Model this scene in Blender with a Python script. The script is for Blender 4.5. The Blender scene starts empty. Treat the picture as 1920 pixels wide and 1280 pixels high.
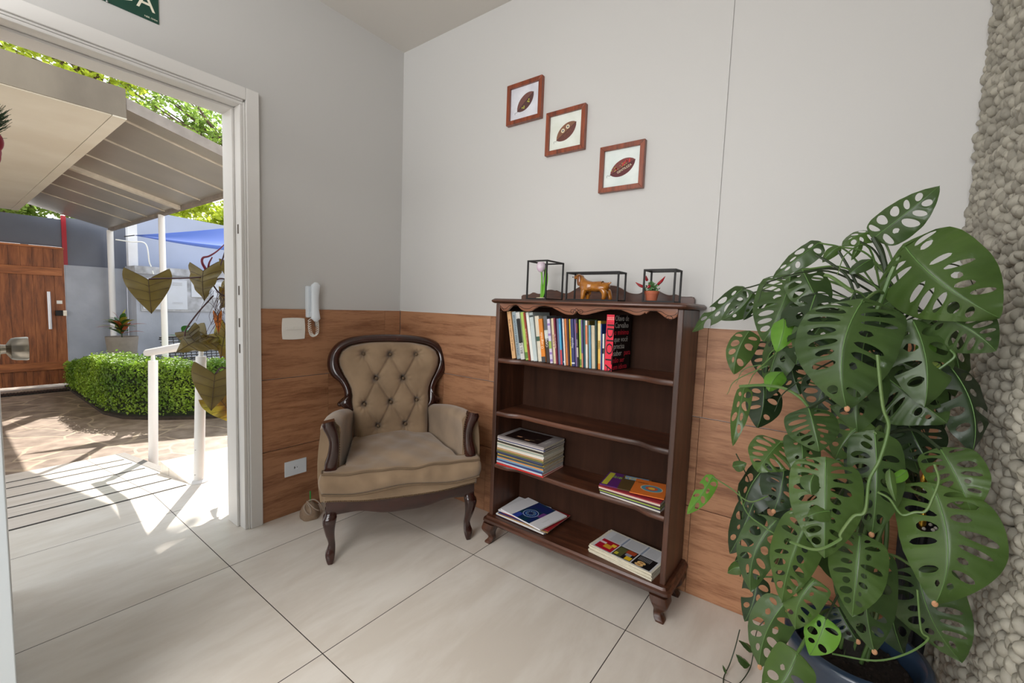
import bpy, bmesh, math, random
from mathutils import Vector, Matrix
S = bpy.context.scene
COL = S.collection
# ------------------------------------------------------------------ camera
FPX = 807.99
CAM = Vector((2.352, -1.896, 1.2))
_a, _b, _c = -.6376138, .0815488, -.037392
_f = Vector((math.sin(_a)*math.cos(_b), math.cos(_a)*math.cos(_b), -math.sin(_b)))
_r = Vector((math.cos(_a), -math.sin(_a), 0)); _d = _f.cross(_r)
CR = _r*math.cos(_c)+_d*math.sin(_c); CD = -_r*math.sin(_c)+_d*math.cos(_c); CF = _f
cd = bpy.data.cameras.new('camera'); cam = bpy.data.objects.new('camera', cd); COL.objects.link(cam)
cd.sensor_width = 36; cd.lens = 36*FPX/1920; cd.clip_start = .03; cd.clip_end = 300
M = Matrix((CR, -CD, -CF)).transposed().to_4x4(); M.translation = CAM
cam.matrix_world = M
S.camera = cam
# ------------------------------------------------------------------ view, world, sun, room light
S.view_settings.view_transform = 'Standard'; S.view_settings.look = 'None'
S.view_settings.gamma = 1; S.view_settings.use_curve_mapping = False
S.view_settings.exposure = 0.3
w = bpy.data.worlds.new('World'); S.world = w; w.use_nodes = True
nt = w.node_tree; nt.nodes.clear()
wo = nt.nodes.new('ShaderNodeOutputWorld'); bg = nt.nodes.new('ShaderNodeBackground')
tc = nt.nodes.new('ShaderNodeTexCoord'); sx = nt.nodes.new('ShaderNodeSeparateXYZ'); cr = nt.nodes.new('ShaderNodeValToRGB')
nt.links.new(tc.outputs['Generated'], sx.inputs[0]); nt.links.new(sx.outputs['Z'], cr.inputs[0])
cr.color_ramp.elements[0].color = (1, .97, .92, 1); cr.color_ramp.elements[0].position = 0
cr.color_ramp.elements[1].color = (.72, .86, 1, 1); cr.color_ramp.elements[1].position = .8
nt.links.new(cr.outputs[0], bg.inputs[0]); bg.inputs[1].default_value = 1.75
nt.links.new(bg.outputs[0], wo.inputs[0])
def light(kind, name, loc, target, power, size=None, color=(1, 1, 1)):
    l = bpy.data.lights.new(name, kind); l.energy = power; l.color = color
    if kind == 'AREA':
        l.shape = 'RECTANGLE'; l.size, l.size_y = size
    o = bpy.data.objects.new(name, l); COL.objects.link(o); o.location = loc
    o.rotation_euler = (Vector(target)-Vector(loc)).to_track_quat('-Z', 'Y').to_euler()
    return o, l
_s, sl = light('SUN', 'sun', (-6, 4, 7), (-6+.83, 4-.56, 6.0), 7.5, color=(1, .96, .89)); sl.angle = .009
light('AREA', 'rear_fill_light', (1.5, -4.7, 1.7), (1.5, 0, 1.3), 40, (2.2, 1.5), (.97, .98, 1))  # added area light standing in for unseen windows behind the camera
light('AREA', 'side_fill_light', (2.62, -3.65, 1.65), (0, -1.0, 1.25), 34, (1.4, 1.4), (.97, .985, 1))  # fill light added to brighten the left wall, no known source there
light('AREA', 'overhead_fill_light', (1.35, -2.75, 2.74), (1.2, -2.2, 0), 42, (1.1, 1.5), (.98, .985, 1))  # added overhead fill, no lamp is known on this ceiling
# ------------------------------------------------------------------ pixel -> place helpers
def ray(x, y): return CR*((x-960)/FPX)+CD*((y-640)/FPX)+CF
def on_z(x, y, z=0): d = ray(x, y); return CAM+d*((z-CAM.z)/d.z)
def on_x(x, y, X): d = ray(x, y); return CAM+d*((X-CAM.x)/d.x)
def on_y(x, y, Y): d = ray(x, y); return CAM+d*((Y-CAM.y)/d.y)
def at(x, y, dep): return CAM+ray(x, y)*dep
# ------------------------------------------------------------------ materials
def lin(c):
    return tuple(((v/255)/12.92 if v/255 <= .04045 else ((v/255+.055)/1.055)**2.4) for v in c)+(1,)
MATS = {}
def mat(name, rgb, rough=.6, metal=0, var=0, vscale=20, bump=0, bscale=60, rgb2=None, stretch=(1, 1, 1), coord='Object', coat=0, trans=0, detail=4, island=0, spec=None):
    if name in MATS: return MATS[name]
    m = bpy.data.materials.new(name); m.use_nodes = True; nt = m.node_tree; N = nt.nodes; L = nt.links
    b = N['Principled BSDF']; c = lin(rgb)
    b.inputs['Base Color'].default_value = c; b.inputs['Roughness'].default_value = rough; b.inputs['Metallic'].default_value = metal
    if spec is not None: b.inputs['Specular IOR Level'].default_value = spec
    if coat: b.inputs['Coat Weight'].default_value = coat; b.inputs['Coat Roughness'].default_value = .15
    tcn = N.new('ShaderNodeTexCoord'); mp = N.new('ShaderNodeMapping'); L.new(tcn.outputs[coord], mp.inputs[0]); mp.inputs['Scale'].default_value = stretch
    out = None
    if var or rgb2:
        n = N.new('ShaderNodeTexNoise'); n.inputs['Scale'].default_value = vscale; n.inputs['Detail'].default_value = detail
        L.new(mp.outputs[0], n.inputs['Vector'])
        r = N.new('ShaderNodeValToRGB'); L.new(n.outputs['Fac'], r.inputs[0])
        r.color_ramp.elements[0].position = .35; r.color_ramp.elements[1].position = .65
        c2 = lin(rgb2) if rgb2 else tuple(min(1, v*(1+var)) for v in c[:3])+(1,)
        c1 = c if rgb2 else tuple(v*(1-var) for v in c[:3])+(1,)
        r.color_ramp.elements[0].color = c1; r.color_ramp.elements[1].color = c2
        out = r.outputs[0]
    if island:
        g = N.new('ShaderNodeNewGeometry'); mx = N.new('ShaderNodeMix'); mx.data_type = 'RGBA'; mx.blend_type = 'MULTIPLY'; mx.inputs[0].default_value = 1
        rr = N.new('ShaderNodeMapRange'); rr.inputs[3].default_value = 1-island; rr.inputs[4].default_value = 1+island*.6
        L.new(g.outputs['Random Per Island'], rr.inputs[0])
        if out: L.new(out, mx.inputs[6])
        else: mx.inputs[6].default_value = c
        L.new(rr.outputs[0], mx.inputs[7]); out = mx.outputs[2]
    if out: L.new(out, b.inputs['Base Color'])
    if bump:
        n2 = N.new('ShaderNodeTexNoise'); n2.inputs['Scale'].default_value = bscale; n2.inputs['Detail'].default_value = 5
        L.new(mp.outputs[0], n2.inputs['Vector']); bp = N.new('ShaderNodeBump'); bp.inputs['Strength'].default_value = bump; bp.inputs['Distance'].default_value = .01
        L.new(n2.outputs['Fac'], bp.inputs['Height']); L.new(bp.outputs[0], b.inputs['Normal'])
    if trans:
        t = N.new('ShaderNodeBsdfTranslucent'); ms = N.new('ShaderNodeMixShader'); ms.inputs[0].default_value = trans
        if out: L.new(out, t.inputs[0])
        else: t.inputs[0].default_value = tuple(min(1, v*1.3) for v in c[:3])+(1,)
        L.new(b.outputs[0], ms.inputs[1]); L.new(t.outputs[0], ms.inputs[2]); L.new(ms.outputs[0], N['Material Output'].inputs[0])
    MATS[name] = m; return m
def wood(name, dark, mid, light_, axis='x', scale=1, rough=.4, coat=0, island=.12, coord='Object', grain=1.0):
    if name in MATS: return MATS[name]
    m = bpy.data.materials.new(name); m.use_nodes = True; nt = m.node_tree; N = nt.nodes; L = nt.links
    b = N['Principled BSDF']; b.inputs['Roughness'].default_value = rough
    if coat: b.inputs['Coat Weight'].default_value = coat; b.inputs['Coat Roughness'].default_value = .12
    tcn = N.new('ShaderNodeTexCoord'); mp = N.new('ShaderNodeMapping'); g = N.new('ShaderNodeNewGeometry')
    add = N.new('ShaderNodeVectorMath'); add.operation = 'ADD'
    sc = N.new('ShaderNodeVectorMath'); sc.operation = 'SCALE'; sc.inputs['Scale'].default_value = 37.0
    L.new(g.outputs['Random Per Island'], sc.inputs[0]); L.new(tcn.outputs[coord], add.inputs[0]); L.new(sc.outputs[0], add.inputs[1]); L.new(add.outputs[0], mp.inputs[0])
    s = {'x': (1, 9, 9), 'y': (9, 1, 9), 'z': (9, 9, 1)}[axis]; mp.inputs['Scale'].default_value = tuple(v*scale for v in s)
    n = N.new('ShaderNodeTexNoise'); n.inputs['Scale'].default_value = 1.6; n.inputs['Detail'].default_value = 5; n.inputs['Distortion'].default_value = .6
    n2 = N.new('ShaderNodeTexNoise'); n2.inputs['Scale'].default_value = 9; n2.inputs['Detail'].default_value = 6; n2.inputs['Roughness'].default_value = .7
    L.new(mp.outputs[0], n.inputs['Vector']); L.new(mp.outputs[0], n2.inputs['Vector'])
    mm = N.new('ShaderNodeMath'); mm.operation = 'MULTIPLY_ADD'; mm.inputs[1].default_value = .38*grain; L.new(n2.outputs['Fac'], mm.inputs[0]); 
    m3 = N.new('ShaderNodeMath'); m3.operation = 'MULTIPLY'; m3.inputs[1].default_value = .8; L.new(n.outputs['Fac'], m3.inputs[0]); L.new(m3.outputs[0], mm.inputs[2])
    r = N.new('ShaderNodeValToRGB'); L.new(mm.outputs[0], r.inputs[0]); e = r.color_ramp.elements
    e[0].position = .42; e[0].color = lin(dark); e[1].position = .74; e[1].color = lin(light_); k = e.new(.58); k.color = lin(mid)
    mx = N.new('ShaderNodeMix'); mx.data_type = 'RGBA'; mx.blend_type = 'MULTIPLY'; mx.inputs[0].default_value = 1
    rr = N.new('ShaderNodeMapRange'); rr.inputs[3].default_value = 1-island; rr.inputs[4].default_value = 1+island*.5
    L.new(g.outputs['Random Per Island'], rr.inputs[0]); L.new(r.outputs[0], mx.inputs[6]); L.new(rr.outputs[0], mx.inputs[7]); L.new(mx.outputs[2], b.inputs['Base Color'])
    bp = N.new('ShaderNodeBump'); bp.inputs['Strength'].default_value = .12; bp.inputs['Distance'].default_value = .004; L.new(n2.outputs['Fac'], bp.inputs['Height']); L.new(bp.outputs[0], b.inputs['Normal'])
    MATS[name] = m; return m
def glass(name, rgb, rough=.05, alpha=.5):
    m = bpy.data.materials.new(name); m.use_nodes = True; N = m.node_tree.nodes; L = m.node_tree.links
    b = N['Principled BSDF']; b.inputs['Base Color'].default_value = lin(rgb); b.inputs['Roughness'].default_value = rough; b.inputs['Alpha'].default_value = alpha
    MATS[name] = m; return m
# ------------------------------------------------------------------ mesh helpers
class MB:
    def __init__(s): s.v = []; s.f = []; s.mi = []; s.cur = 0
    def add(s, vs, fs):
        o = len(s.v); s.v += [tuple(v) for v in vs]; s.f += [tuple(i+o for i in f) for f in fs]; s.mi += [s.cur]*len(fs); return s
    def box(s, x0, x1, y0, y1, z0, z1, T=None):
        vs = [Vector((x, y, z)) for z in (z0, z1) for y in (y0, y1) for x in (x0, x1)]
        if T: vs = [T @ v for v in vs]
        return s.add(vs, [(0, 2, 3, 1), (4, 5, 7, 6), (0, 1, 5, 4), (2, 6, 7, 3), (0, 4, 6, 2), (1, 3, 7, 5)])
    def loft(s, rings, cap=True, closed=True):
        n = len(rings[0]); vs = [v for r in rings for v in r]; fs = []
        for i in range(len(rings)-1):
            for j in range(n if closed else n-1):
                a = i*n+j; b = i*n+(j+1) % n; fs.append((a, b, b+n, a+n))
        if cap and closed: fs.append(tuple(range(n-1, -1, -1))); fs.append(tuple(range((len(rings)-1)*n, len(rings)*n)))
        return s.add(vs, fs)
    def tube(s, pts, r, n=8, cap=True):
        pts = [Vector(p) for p in pts]; R = r if isinstance(r, (list, tuple)) else [r]*len(pts); rings = []; up = None
        for i, p in enumerate(pts):
            t = (pts[min(i+1, len(pts)-1)]-pts[max(i-1, 0)])
            if t.length < 1e-9: t = Vector((0, 0, 1))
            t.normalize()
            if up is None: up = t.orthogonal().normalized()
            else: up = (up-t*up.dot(t)); up = up.normalized() if up.length > 1e-6 else t.orthogonal().normalized()
            b = t.cross(up); rings.append([p+(up*math.cos(k*2*math.pi/n)+b*math.sin(k*2*math.pi/n))*R[i] for k in range(n)])
        return s.loft(rings, cap)
    def lathe(s, prof, c=(0, 0, 0), n=24, T=None, cap=True):
        c = Vector(c); rings = []
        for r, z in prof:
            ring = [Vector((math.cos(k*2*math.pi/n)*r, math.sin(k*2*math.pi/n)*r, z)) for k in range(n)]
            rings.append([(T @ v if T else v)+c for v in ring])
        return s.loft(rings, cap)
    def ball(s, c, r, n=10, sc=(1, 1, 1), T=None):
        prof = [(math.sin(math.pi*i/n)*r+1e-5, -math.cos(math.pi*i/n)*r) for i in range(n+1)]
        S3 = Matrix.Diagonal(Vector(sc)); T2 = (T @ S3) if T else S3
        return s.lathe(prof, c, max(6, n), T2)
    def prism(s, pts2, fn, d0, d1):
        """pts2 outline, fn(u, v, d) -> point"""
        n = len(pts2); vs = [fn(u, v, d0) for u, v in pts2]+[fn(u, v, d1) for u, v in pts2]
        fs = [tuple(range(n-1, -1, -1)), tuple(range(n, 2*n))]+[(i, (i+1) % n, (i+1) % n+n, i+n) for i in range(n)]
        return s.add(vs, fs)
    def grid(s, fn, nu, nv, wrap=False):
        vs = [fn(i/nu, j/nv) for j in range(nv+1) for i in range(nu+1)]
        fs = [(j*(nu+1)+i, j*(nu+1)+i+1, (j+1)*(nu+1)+i+1, (j+1)*(nu+1)+i) for j in range(nv) for i in range(nu)]
        return s.add(vs, fs)
    def build(s, name, mats, parent=None, smooth=False, bevel=0, sub=0, weld=False, solid=0, ang=40):
        me = bpy.data.meshes.new(name); me.from_pydata(s.v, [], s.f)
        mats = mats if isinstance(mats, (list, tuple)) else [mats]
        for m in mats: me.materials.append(m)
        if any(s.mi): me.polygons.foreach_set('material_index', s.mi)
        bm = bmesh.new(); bm.from_mesh(me)
        if weld: bmesh.ops.remove_doubles(bm, verts=bm.verts, dist=1e-5)
        if not solid: bmesh.ops.recalc_face_normals(bm, faces=bm.faces)
        bm.to_mesh(me); bm.free()
        if smooth:
            me.shade_smooth()
            if ang < 180: me.set_sharp_from_angle(angle=math.radians(ang))
        o = bpy.data.objects.new(name, me); COL.objects.link(o)
        if bevel: b = o.modifiers.new('bevel', 'BEVEL'); b.width = bevel; b.segments = 2; b.limit_method = 'ANGLE'; b.angle_limit = math.radians(35)
        if solid: b = o.modifiers.new('solid', 'SOLIDIFY'); b.thickness = solid; b.offset = 0
        if sub: b = o.modifiers.new('sub', 'SUBSURF'); b.levels = b.render_levels = sub
        if parent is not None: attach(o, parent)
        return o
def attach(o, p):
    o.parent = p; o.matrix_parent_inverse = Matrix.Translation(-p.location) if p.rotation_euler[:] == (0, 0, 0) else p.matrix_world.inverted()
def tag(o, label=None, cat=None, group=None, kind=None):
    if label: o['label'] = label
    if cat: o['category'] = cat
    if group: o['group'] = group
    if kind: o['kind'] = kind
    return o
def thing(name, loc, label, cat, group=None, kind=None, rz=0):
    o = bpy.data.objects.new(name, None); COL.objects.link(o); o.location = loc; o.empty_display_size = .1
    o.rotation_euler = (0, 0, rz); bpy.context.view_layer.update() if rz else None
    if rz: o.matrix_world = Matrix.Translation(loc) @ Matrix.Rotation(rz, 4, 'Z')
    return tag(o, label, cat, group, kind)
def spline(pts, n=8, closed=False):
    pts = [Vector(p) for p in pts]; out = []; m = len(pts)
    rng = range(m if closed else m-1)
    for i in rng:
        p1, p2 = pts[i], pts[(i+1) % m]
        p0 = pts[i-1] if (closed or i > 0) else p1*2-p2; p3 = pts[(i+2) % m] if (closed or i < m-2) else p2*2-p1
        for k in range(n):
            t = k/n; out.append(.5*((2*p1)+(p2-p0)*t+(2*p0-5*p1+4*p2-p3)*t*t+(3*p1-p0-3*p2+p3)*t**3))
    if not closed: out.append(pts[-1])
    return out
def resample(pts, n):
    d = [0]
    for a, b in zip(pts, pts[1:]): d.append(d[-1]+(b-a).length)
    out = []; j = 0
    for i in range(n):
        t = d[-1]*i/(n-1)
        while j < len(d)-2 and d[j+1] < t: j += 1
        k = (t-d[j])/max(1e-9, d[j+1]-d[j]); out.append(pts[j].lerp(pts[j+1], k))
    return out
def text(txt, size, M4, mt, parent, name='lettering', ext=.0003, align='CENTER', sx=1.0):
    c = bpy.data.curves.new(name, 'FONT'); c.body = txt; c.size = size; c.extrude = ext; c.align_x = align; c.align_y = 'CENTER'; c.resolution_u = 2
    o = bpy.data.objects.new(name+'_src', c); COL.objects.link(o)
    dg = bpy.context.evaluated_depsgraph_get(); me = bpy.data.meshes.new_from_object(o.evaluated_get(dg))
    bpy.data.objects.remove(o); bpy.data.curves.remove(c)
    me.transform(Matrix.Diagonal((sx, 1, 1, 1))); me.transform(M4); me.materials.clear(); me.materials.append(mt)
    t = bpy.data.objects.new(name, me); COL.objects.link(t)
    if parent is not None: attach(t, parent)
    return t
def frame4(o, ex, ey):
    ex = Vector(ex).normalized(); ey = Vector(ey).normalized(); ez = ex.cross(ey)
    m = Matrix((ex, ey, ez)).transposed().to_4x4(); m.translation = Vector(o); return m
random.seed(7)
# ------------------------------------------------------------------ the room
WALLP = mat('wall_paint', (200, 198, 195), .55, bump=.03, bscale=180)
CEILP = mat('ceiling_paint', (214, 209, 202), .6)
WHITE = mat('white_trim_paint', (226, 223, 219), .35, bump=.04, bscale=25)
def tile_mat():
    m = mat('porcelain_tile', (222, 214, 204), .22, rgb2=(208, 199, 188), vscale=1.0, stretch=(4.5, 1.1, 1), detail=7, spec=.4)
    return m
def tile_mat2(name, ox, oy, sz, gw):
    m = bpy.data.materials.new(name); m.use_nodes = True; nt = m.node_tree; N = nt.nodes; L = nt.links; b = N['Principled BSDF']
    t = N.new('ShaderNodeTexCoord'); sp = N.new('ShaderNodeSeparateXYZ'); L.new(t.outputs['Object'], sp.inputs[0])
    masks = []; cells = []
    for k, off in ((0, ox), (1, oy)):
        a = N.new('ShaderNodeMath'); a.operation = 'MULTIPLY_ADD'; a.inputs[1].default_value = 1/sz; a.inputs[2].default_value = -off/sz+50.5; L.new(sp.outputs[k], a.inputs[0])
        fr = N.new('ShaderNodeMath'); fr.operation = 'FRACT'; L.new(a.outputs[0], fr.inputs[0])
        fl = N.new('ShaderNodeMath'); fl.operation = 'FLOOR'; a5 = N.new('ShaderNodeMath'); a5.operation = 'ADD'; a5.inputs[1].default_value = .5; L.new(a.outputs[0], a5.inputs[0]); L.new(a5.outputs[0], fl.inputs[0]); cells.append(fl)
        s = N.new('ShaderNodeMath'); s.operation = 'SUBTRACT'; s.inputs[1].default_value = .5; L.new(fr.outputs[0], s.inputs[0])
        ab = N.new('ShaderNodeMath'); ab.operation = 'ABSOLUTE'; L.new(s.outputs[0], ab.inputs[0])
        g = N.new('ShaderNodeMath'); g.operation = 'LESS_THAN'; g.inputs[1].default_value = gw/sz/2; L.new(ab.outputs[0], g.inputs[0]); masks.append(g)
    mx = N.new('ShaderNodeMath'); mx.operation = 'MAXIMUM'; L.new(masks[0].outputs[0], mx.inputs[0]); L.new(masks[1].outputs[0], mx.inputs[1])
    mp = N.new('ShaderNodeMapping'); mp.inputs['Scale'].default_value = (3.2, .9, 1); mp.inputs['Rotation'].default_value = (0, 0, .5)
    cb = N.new('ShaderNodeCombineXYZ'); L.new(cells[0].outputs[0], cb.inputs[0]); L.new(cells[1].outputs[0], cb.inputs[2])
    va = N.new('ShaderNodeVectorMath'); va.operation = 'MULTIPLY_ADD'; va.inputs[1].default_value = (1, 1, 1)
    wn = N.new('ShaderNodeTexWhiteNoise'); L.new(cb.outputs[0], wn.inputs[0]); vs = N.new('ShaderNodeVectorMath'); vs.operation = 'SCALE'; vs.inputs['Scale'].default_value = 20; L.new(wn.outputs['Color'], vs.inputs[0])
    L.new(t.outputs['Object'], va.inputs[0]); L.new(vs.outputs[0], va.inputs[2]); L.new(va.outputs[0], mp.inputs[0])
    n = N.new('ShaderNodeTexNoise'); n.inputs['Scale'].default_value = 2.2; n.inputs['Detail'].default_value = 9; n.inputs['Roughness'].default_value = .62; n.inputs['Distortion'].default_value = .3; L.new(mp.outputs[0], n.inputs['Vector'])
    r = N.new('ShaderNodeValToRGB'); L.new(n.outputs['Fac'], r.inputs[0]); r.color_ramp.elements[0].position = .38; r.color_ramp.elements[1].position = .62
    r.color_ramp.elements[0].color = lin((215, 205, 192)); r.color_ramp.elements[1].color = lin((227, 219, 208))
    mc = N.new('ShaderNodeMix'); mc.data_type = 'RGBA'; L.new(mx.outputs[0], mc.inputs[0]); L.new(r.outputs[0], mc.inputs[6]); mc.inputs[7].default_value = lin((62, 53, 46))
    L.new(mc.outputs[2], b.inputs['Base Color']); b.inputs['Roughness'].default_value = .24; b.inputs['Specular IOR Level'].default_value = .35
    mr = N.new('ShaderNodeMapRange'); mr.inputs[3].default_value = .24; mr.inputs[4].default_value = .8; L.new(mx.outputs[0], mr.inputs[0]); L.new(mr.outputs[0], b.inputs['Roughness'])
    MATS[name] = m; return m
FLOORM = tile_mat2('porcelain_floor_tiles', .284, -.387, .766, .0034)
tag(MB().box(-.16, 2.9, -5.1, .15, -.12, 0).build('floor', FLOORM), kind='structure')
tag(MB().box(-.16, 2.9, -5.1, .15, 2.8, 2.95).build('ceiling', CEILP), kind='structure')
tag(MB().box(0, 2.9, 0, .15, 0, 2.8).build('wall_back', WALLP), kind='structure')
m_ = MB(); m_.box(-.16, 0, -.9, .15, 0, 2.8); m_.box(-.16, 0, -5.1, -1.83, 0, 2.8); m_.box(-.16, 0, -1.83, -.9, 2.185, 2.8)
tag(m_.build('wall_left', WALLP), kind='structure')
m_ = MB(); m_.box(2.68, 2.9, -2.95, 0, 0, 2.8); m_.box(2.68, 2.9, -5.1, -4.35, 0, 2.8); m_.box(2.68, 2.9, -4.35, -2.95, 0, .95); m_.box(2.68, 2.9, -4.35, -2.95, 2.35, 2.8)
tag(MB().box(2.78, 2.79, -4.35, -2.95, .95, 2.35).build('added_side_window', glass('added_window_glass', (235, 240, 240), .02, .12)), kind='structure')  # unseen window, added to go with the side fill light
tag(m_.build('wall_right', mat('pebble_mortar', (60, 57, 50), .9)), kind='structure')
m_ = MB(); m_.box(0, .3, -5.1, -4.95, 0, 2.8); m_.box(2.6, 2.68, -5.1, -4.95, 0, 2.8); m_.box(.3, 2.6, -5.1, -4.95, 0, .9); m_.box(.3, 2.6, -5.1, -4.95, 2.5, 2.8)
tag(m_.build('wall_front', WALLP), kind='structure')
tag(MB().box(.3, 2.6, -5.04, -5.03, .9, 2.5).build('window_1', glass('window_glass', (235, 240, 240), .02, .12)), kind='structure')
# raised seam between two wall boards, with the hairline shadow gap
m_ = MB(); m_.box(0, 1.953, -.006, 0, 1.143, 2.8); m_.box(1.957, 2.672, -.006, 0, 1.135, 2.8)
tag(m_.build('trim_1', WALLP), kind='structure')
# wood look cladding: real planks with joints
CLAD = wood('wood_look_tile', (114, 74, 49), (149, 101, 70), (176, 127, 92), 'x', 1.5, .5, island=.10, grain=1.5)
CLADY = wood('wood_look_tile_side', (114, 74, 49), (149, 101, 70), (176, 127, 92), 'y', 1.5, .5, island=.10, grain=1.5)
m_ = MB(); g = .0016
rows = [(.0, .382), (.384, .768), (.770, 1.141)]
cuts = [[.0, .785, 1.922, 2.672], [.0, .425, 1.56, 1.93, 2.672], [.0, .79, 1.938, 2.672]]
for (z0, z1), cs in zip(rows, cuts):
    for a, b in zip(cs, cs[1:]): m_.box(a+.011, b+.0095, -.010, -.0002, z0+g/2, z1-g/2) if a == 0 else m_.box(a+g+.009, b+.009, -.010, -.0002, z0+g/2, z1-g/2)
tag(m_.build('trim_2', CLAD, bevel=.0008), kind='structure')
m_ = MB()
for (z0, z1), cs in zip(rows, [[-.899, -.012], [-.899, -.526, -.012], [-.899, -.135, -.012]]):
    for a, b in zip(cs, cs[1:]): m_.box(.0002, .010, a+g/2, b-g/2, z0+g/2, z1-g/2)
tag(m_.build('trim_3', CLADY, bevel=.0008), kind='structure')
m_ = MB(); m_.box(0.0102, 2.672, -.007, -.0001, 1.141, 1.143); tag(m_.build('trim_4', mat('caulk_white', (225, 222, 216), .6)), kind='structure')
# door opening: casing and jambs
y0, y1 = -1.83, -.9
m_ = MB()
m_.box(0.0, .022, y1-.056, y1+.002, 0, 2.19); m_.box(0, .022, y0-.002, y0+.056, 0, 2.19); m_.box(0, .022, y0+.0561, y1-.0561, 2.134, 2.19)
m_.box(.0, .013, y1-.066, y1-.056, 0, 2.124); m_.box(0, .013, y0+.066, y1-.066, 2.124, 2.134)
m_.box(-.17, .009, y1-.08, y1-.066, 0, 2.11); m_.box(-.17, .009, y0+.066, y1-.066, 2.11, 2.124); m_.box(-.17, .009, y0+.056, y0+.066, 0, 2.124)
m_.box(-.17, -.055, y1-.092, y1-.08, 0, 2.10); m_.box(-.17, -.055, y0+.066, y1-.08, 2.098, 2.11)
m_.box(-.17, 0, y1-.066, y1, 0, 2.185); m_.box(-.17, 0, y0+.0, y0+.056, 0, 2.185); m_.box(-.17, 0, y0+.056, y1-.066, 2.124, 2.185)
tag(m_.build('trim_5', WHITE, bevel=.003), kind='structure')
# strike plates on the jamb
m_ = MB()
for z in (1.52, 1.22, 1.06, .93): m_.box(-.032, -.02, y1-.0815, y1-.0795, z-.015, z+.03)
tag(m_.build('trim_6', mat('slot_metal', (96, 88, 80), .4, 1)), kind='structure')
# door leaf folded back into the room, its knob, the christmas bow on it
DOORM = mat('door_leaf_paint', (208, 214, 216), .35)
dl = MB().box(.03, .93, -.045, 0, .008, 2.1).build('door_1', DOORM, bevel=.002)
dl.matrix_world = Matrix.Translation((0, -1.775, 0)) @ Matrix.Rotation(math.radians(-2.6), 4, 'Z'); tag(dl, kind='structure')
KM = mat('brushed_nickel', (190, 184, 174), .3, 1, var=.12, vscale=3, stretch=(1, 1, 30))
bpy.context.view_layer.update()
k = MB(); T = Matrix.Rotation(-math.pi/2, 3, 'X')
k.lathe([(.026, 0), (.026, .004), (.011, .006), (.010, .014), (.016, .017), (.024, .022), (.0265, .030), (.0275, .046), (.0265, .0485), (.001, .049)], (.85, .0, 1.06), 32, T)
ko = k.build('door_knob', KM, smooth=True); ko.matrix_world = dl.matrix_world.copy(); ko.parent = dl; ko.matrix_parent_inverse = dl.matrix_world.inverted()
tag(ko, 'brushed metal door knob')
wr = thing('christmas_bow', (.60, -1.800, 1.56), 'crimson christmas bow with a pine sprig hung on the open door leaf', 'decoration')
m_ = MB(); rd = random.Random(4)
for i in range(170):
    a = rd.uniform(-.7, 1.5); l = rd.uniform(.03, .055); p = Vector((.60+rd.uniform(-.02, .02), -1.797+rd.uniform(0, .012), 1.60+rd.uniform(-.02, .02)))
    q = p+Vector((math.sin(a)*l*.9, rd.uniform(.006, .036), math.cos(a)*l)); m_.tube([p, q], [.0011, .0004], 4)
m_.build('pine_sprig', mat('pine_needles', (62, 92, 62), .6, var=.3, vscale=40), wr)
m_ = MB()
for c, r_, sc in (((.592, -1.782, 1.572), .024, (1, .7, 1.1)), ((.572, -1.782, 1.55), .022, (1, .6, 1)), ((.60, -1.784, 1.535), .02, (.8, .6, 1.3)), ((.585, -1.786, 1.51), .017, (.7, .5, 1.5))): m_.ball(c, r_, 12, sc)
m_.build('bow', mat('crimson_velvet', (160, 18, 48), .6), wr, smooth=True)
# ---------- pebble wall: every pebble is geometry of the cladding mesh
PEB = mat('pebble_stone', (164, 159, 146), .62, island=.22, var=.08, vscale=30, bump=.1, bscale=120)
m_ = MB(); rd = random.Random(11)
def pebble(c, a, b, t, ang, tilt):
    R = Matrix.Rotation(ang, 3, 'X') @ Matrix.Rotation(tilt, 3, 'Y'); n1, n2 = 5, 8; vs = []
    sq = rd.uniform(.85, 1.15)
    for i in range(n1+1):
        ph = math.pi*i/n1
        for j in range(n2):
            th = 2*math.pi*j/n2; v = Vector((math.cos(ph)*t, math.sin(ph)*math.cos(th)*a, math.sin(ph)*math.sin(th)*b*(sq if j < 4 else 1)))
            vs.append(Vector(c)+R @ v)
    fs = [(i*n2+j, i*n2+(j+1) % n2, (i+1)*n2+(j+1) % n2, (i+1)*n2+j) for i in range(n1) for j in range(n2)]
    m_.add(vs, fs)
y = -.012; dy = .0225
while y > -1.6:
    z = .008+rd.uniform(0, .01)
    while z < 2.8:
        s = rd.uniform(.75, 1.3)
        pebble((2.672-rd.uniform(0, .014), y+rd.uniform(-.006, .006), z), .0195*s, .0145*rd.uniform(.8, 1.25)*s**.5, rd.uniform(.012, .019), rd.uniform(-1.2, 1.2), rd.uniform(-.4, .4))
        z += .0245*rd.uniform(.85, 1.15)
    y -= dy
pb = m_.build('pebble_cladding', PEB, bpy.data.objects['wall_right'], smooth=True, ang=180)
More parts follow.
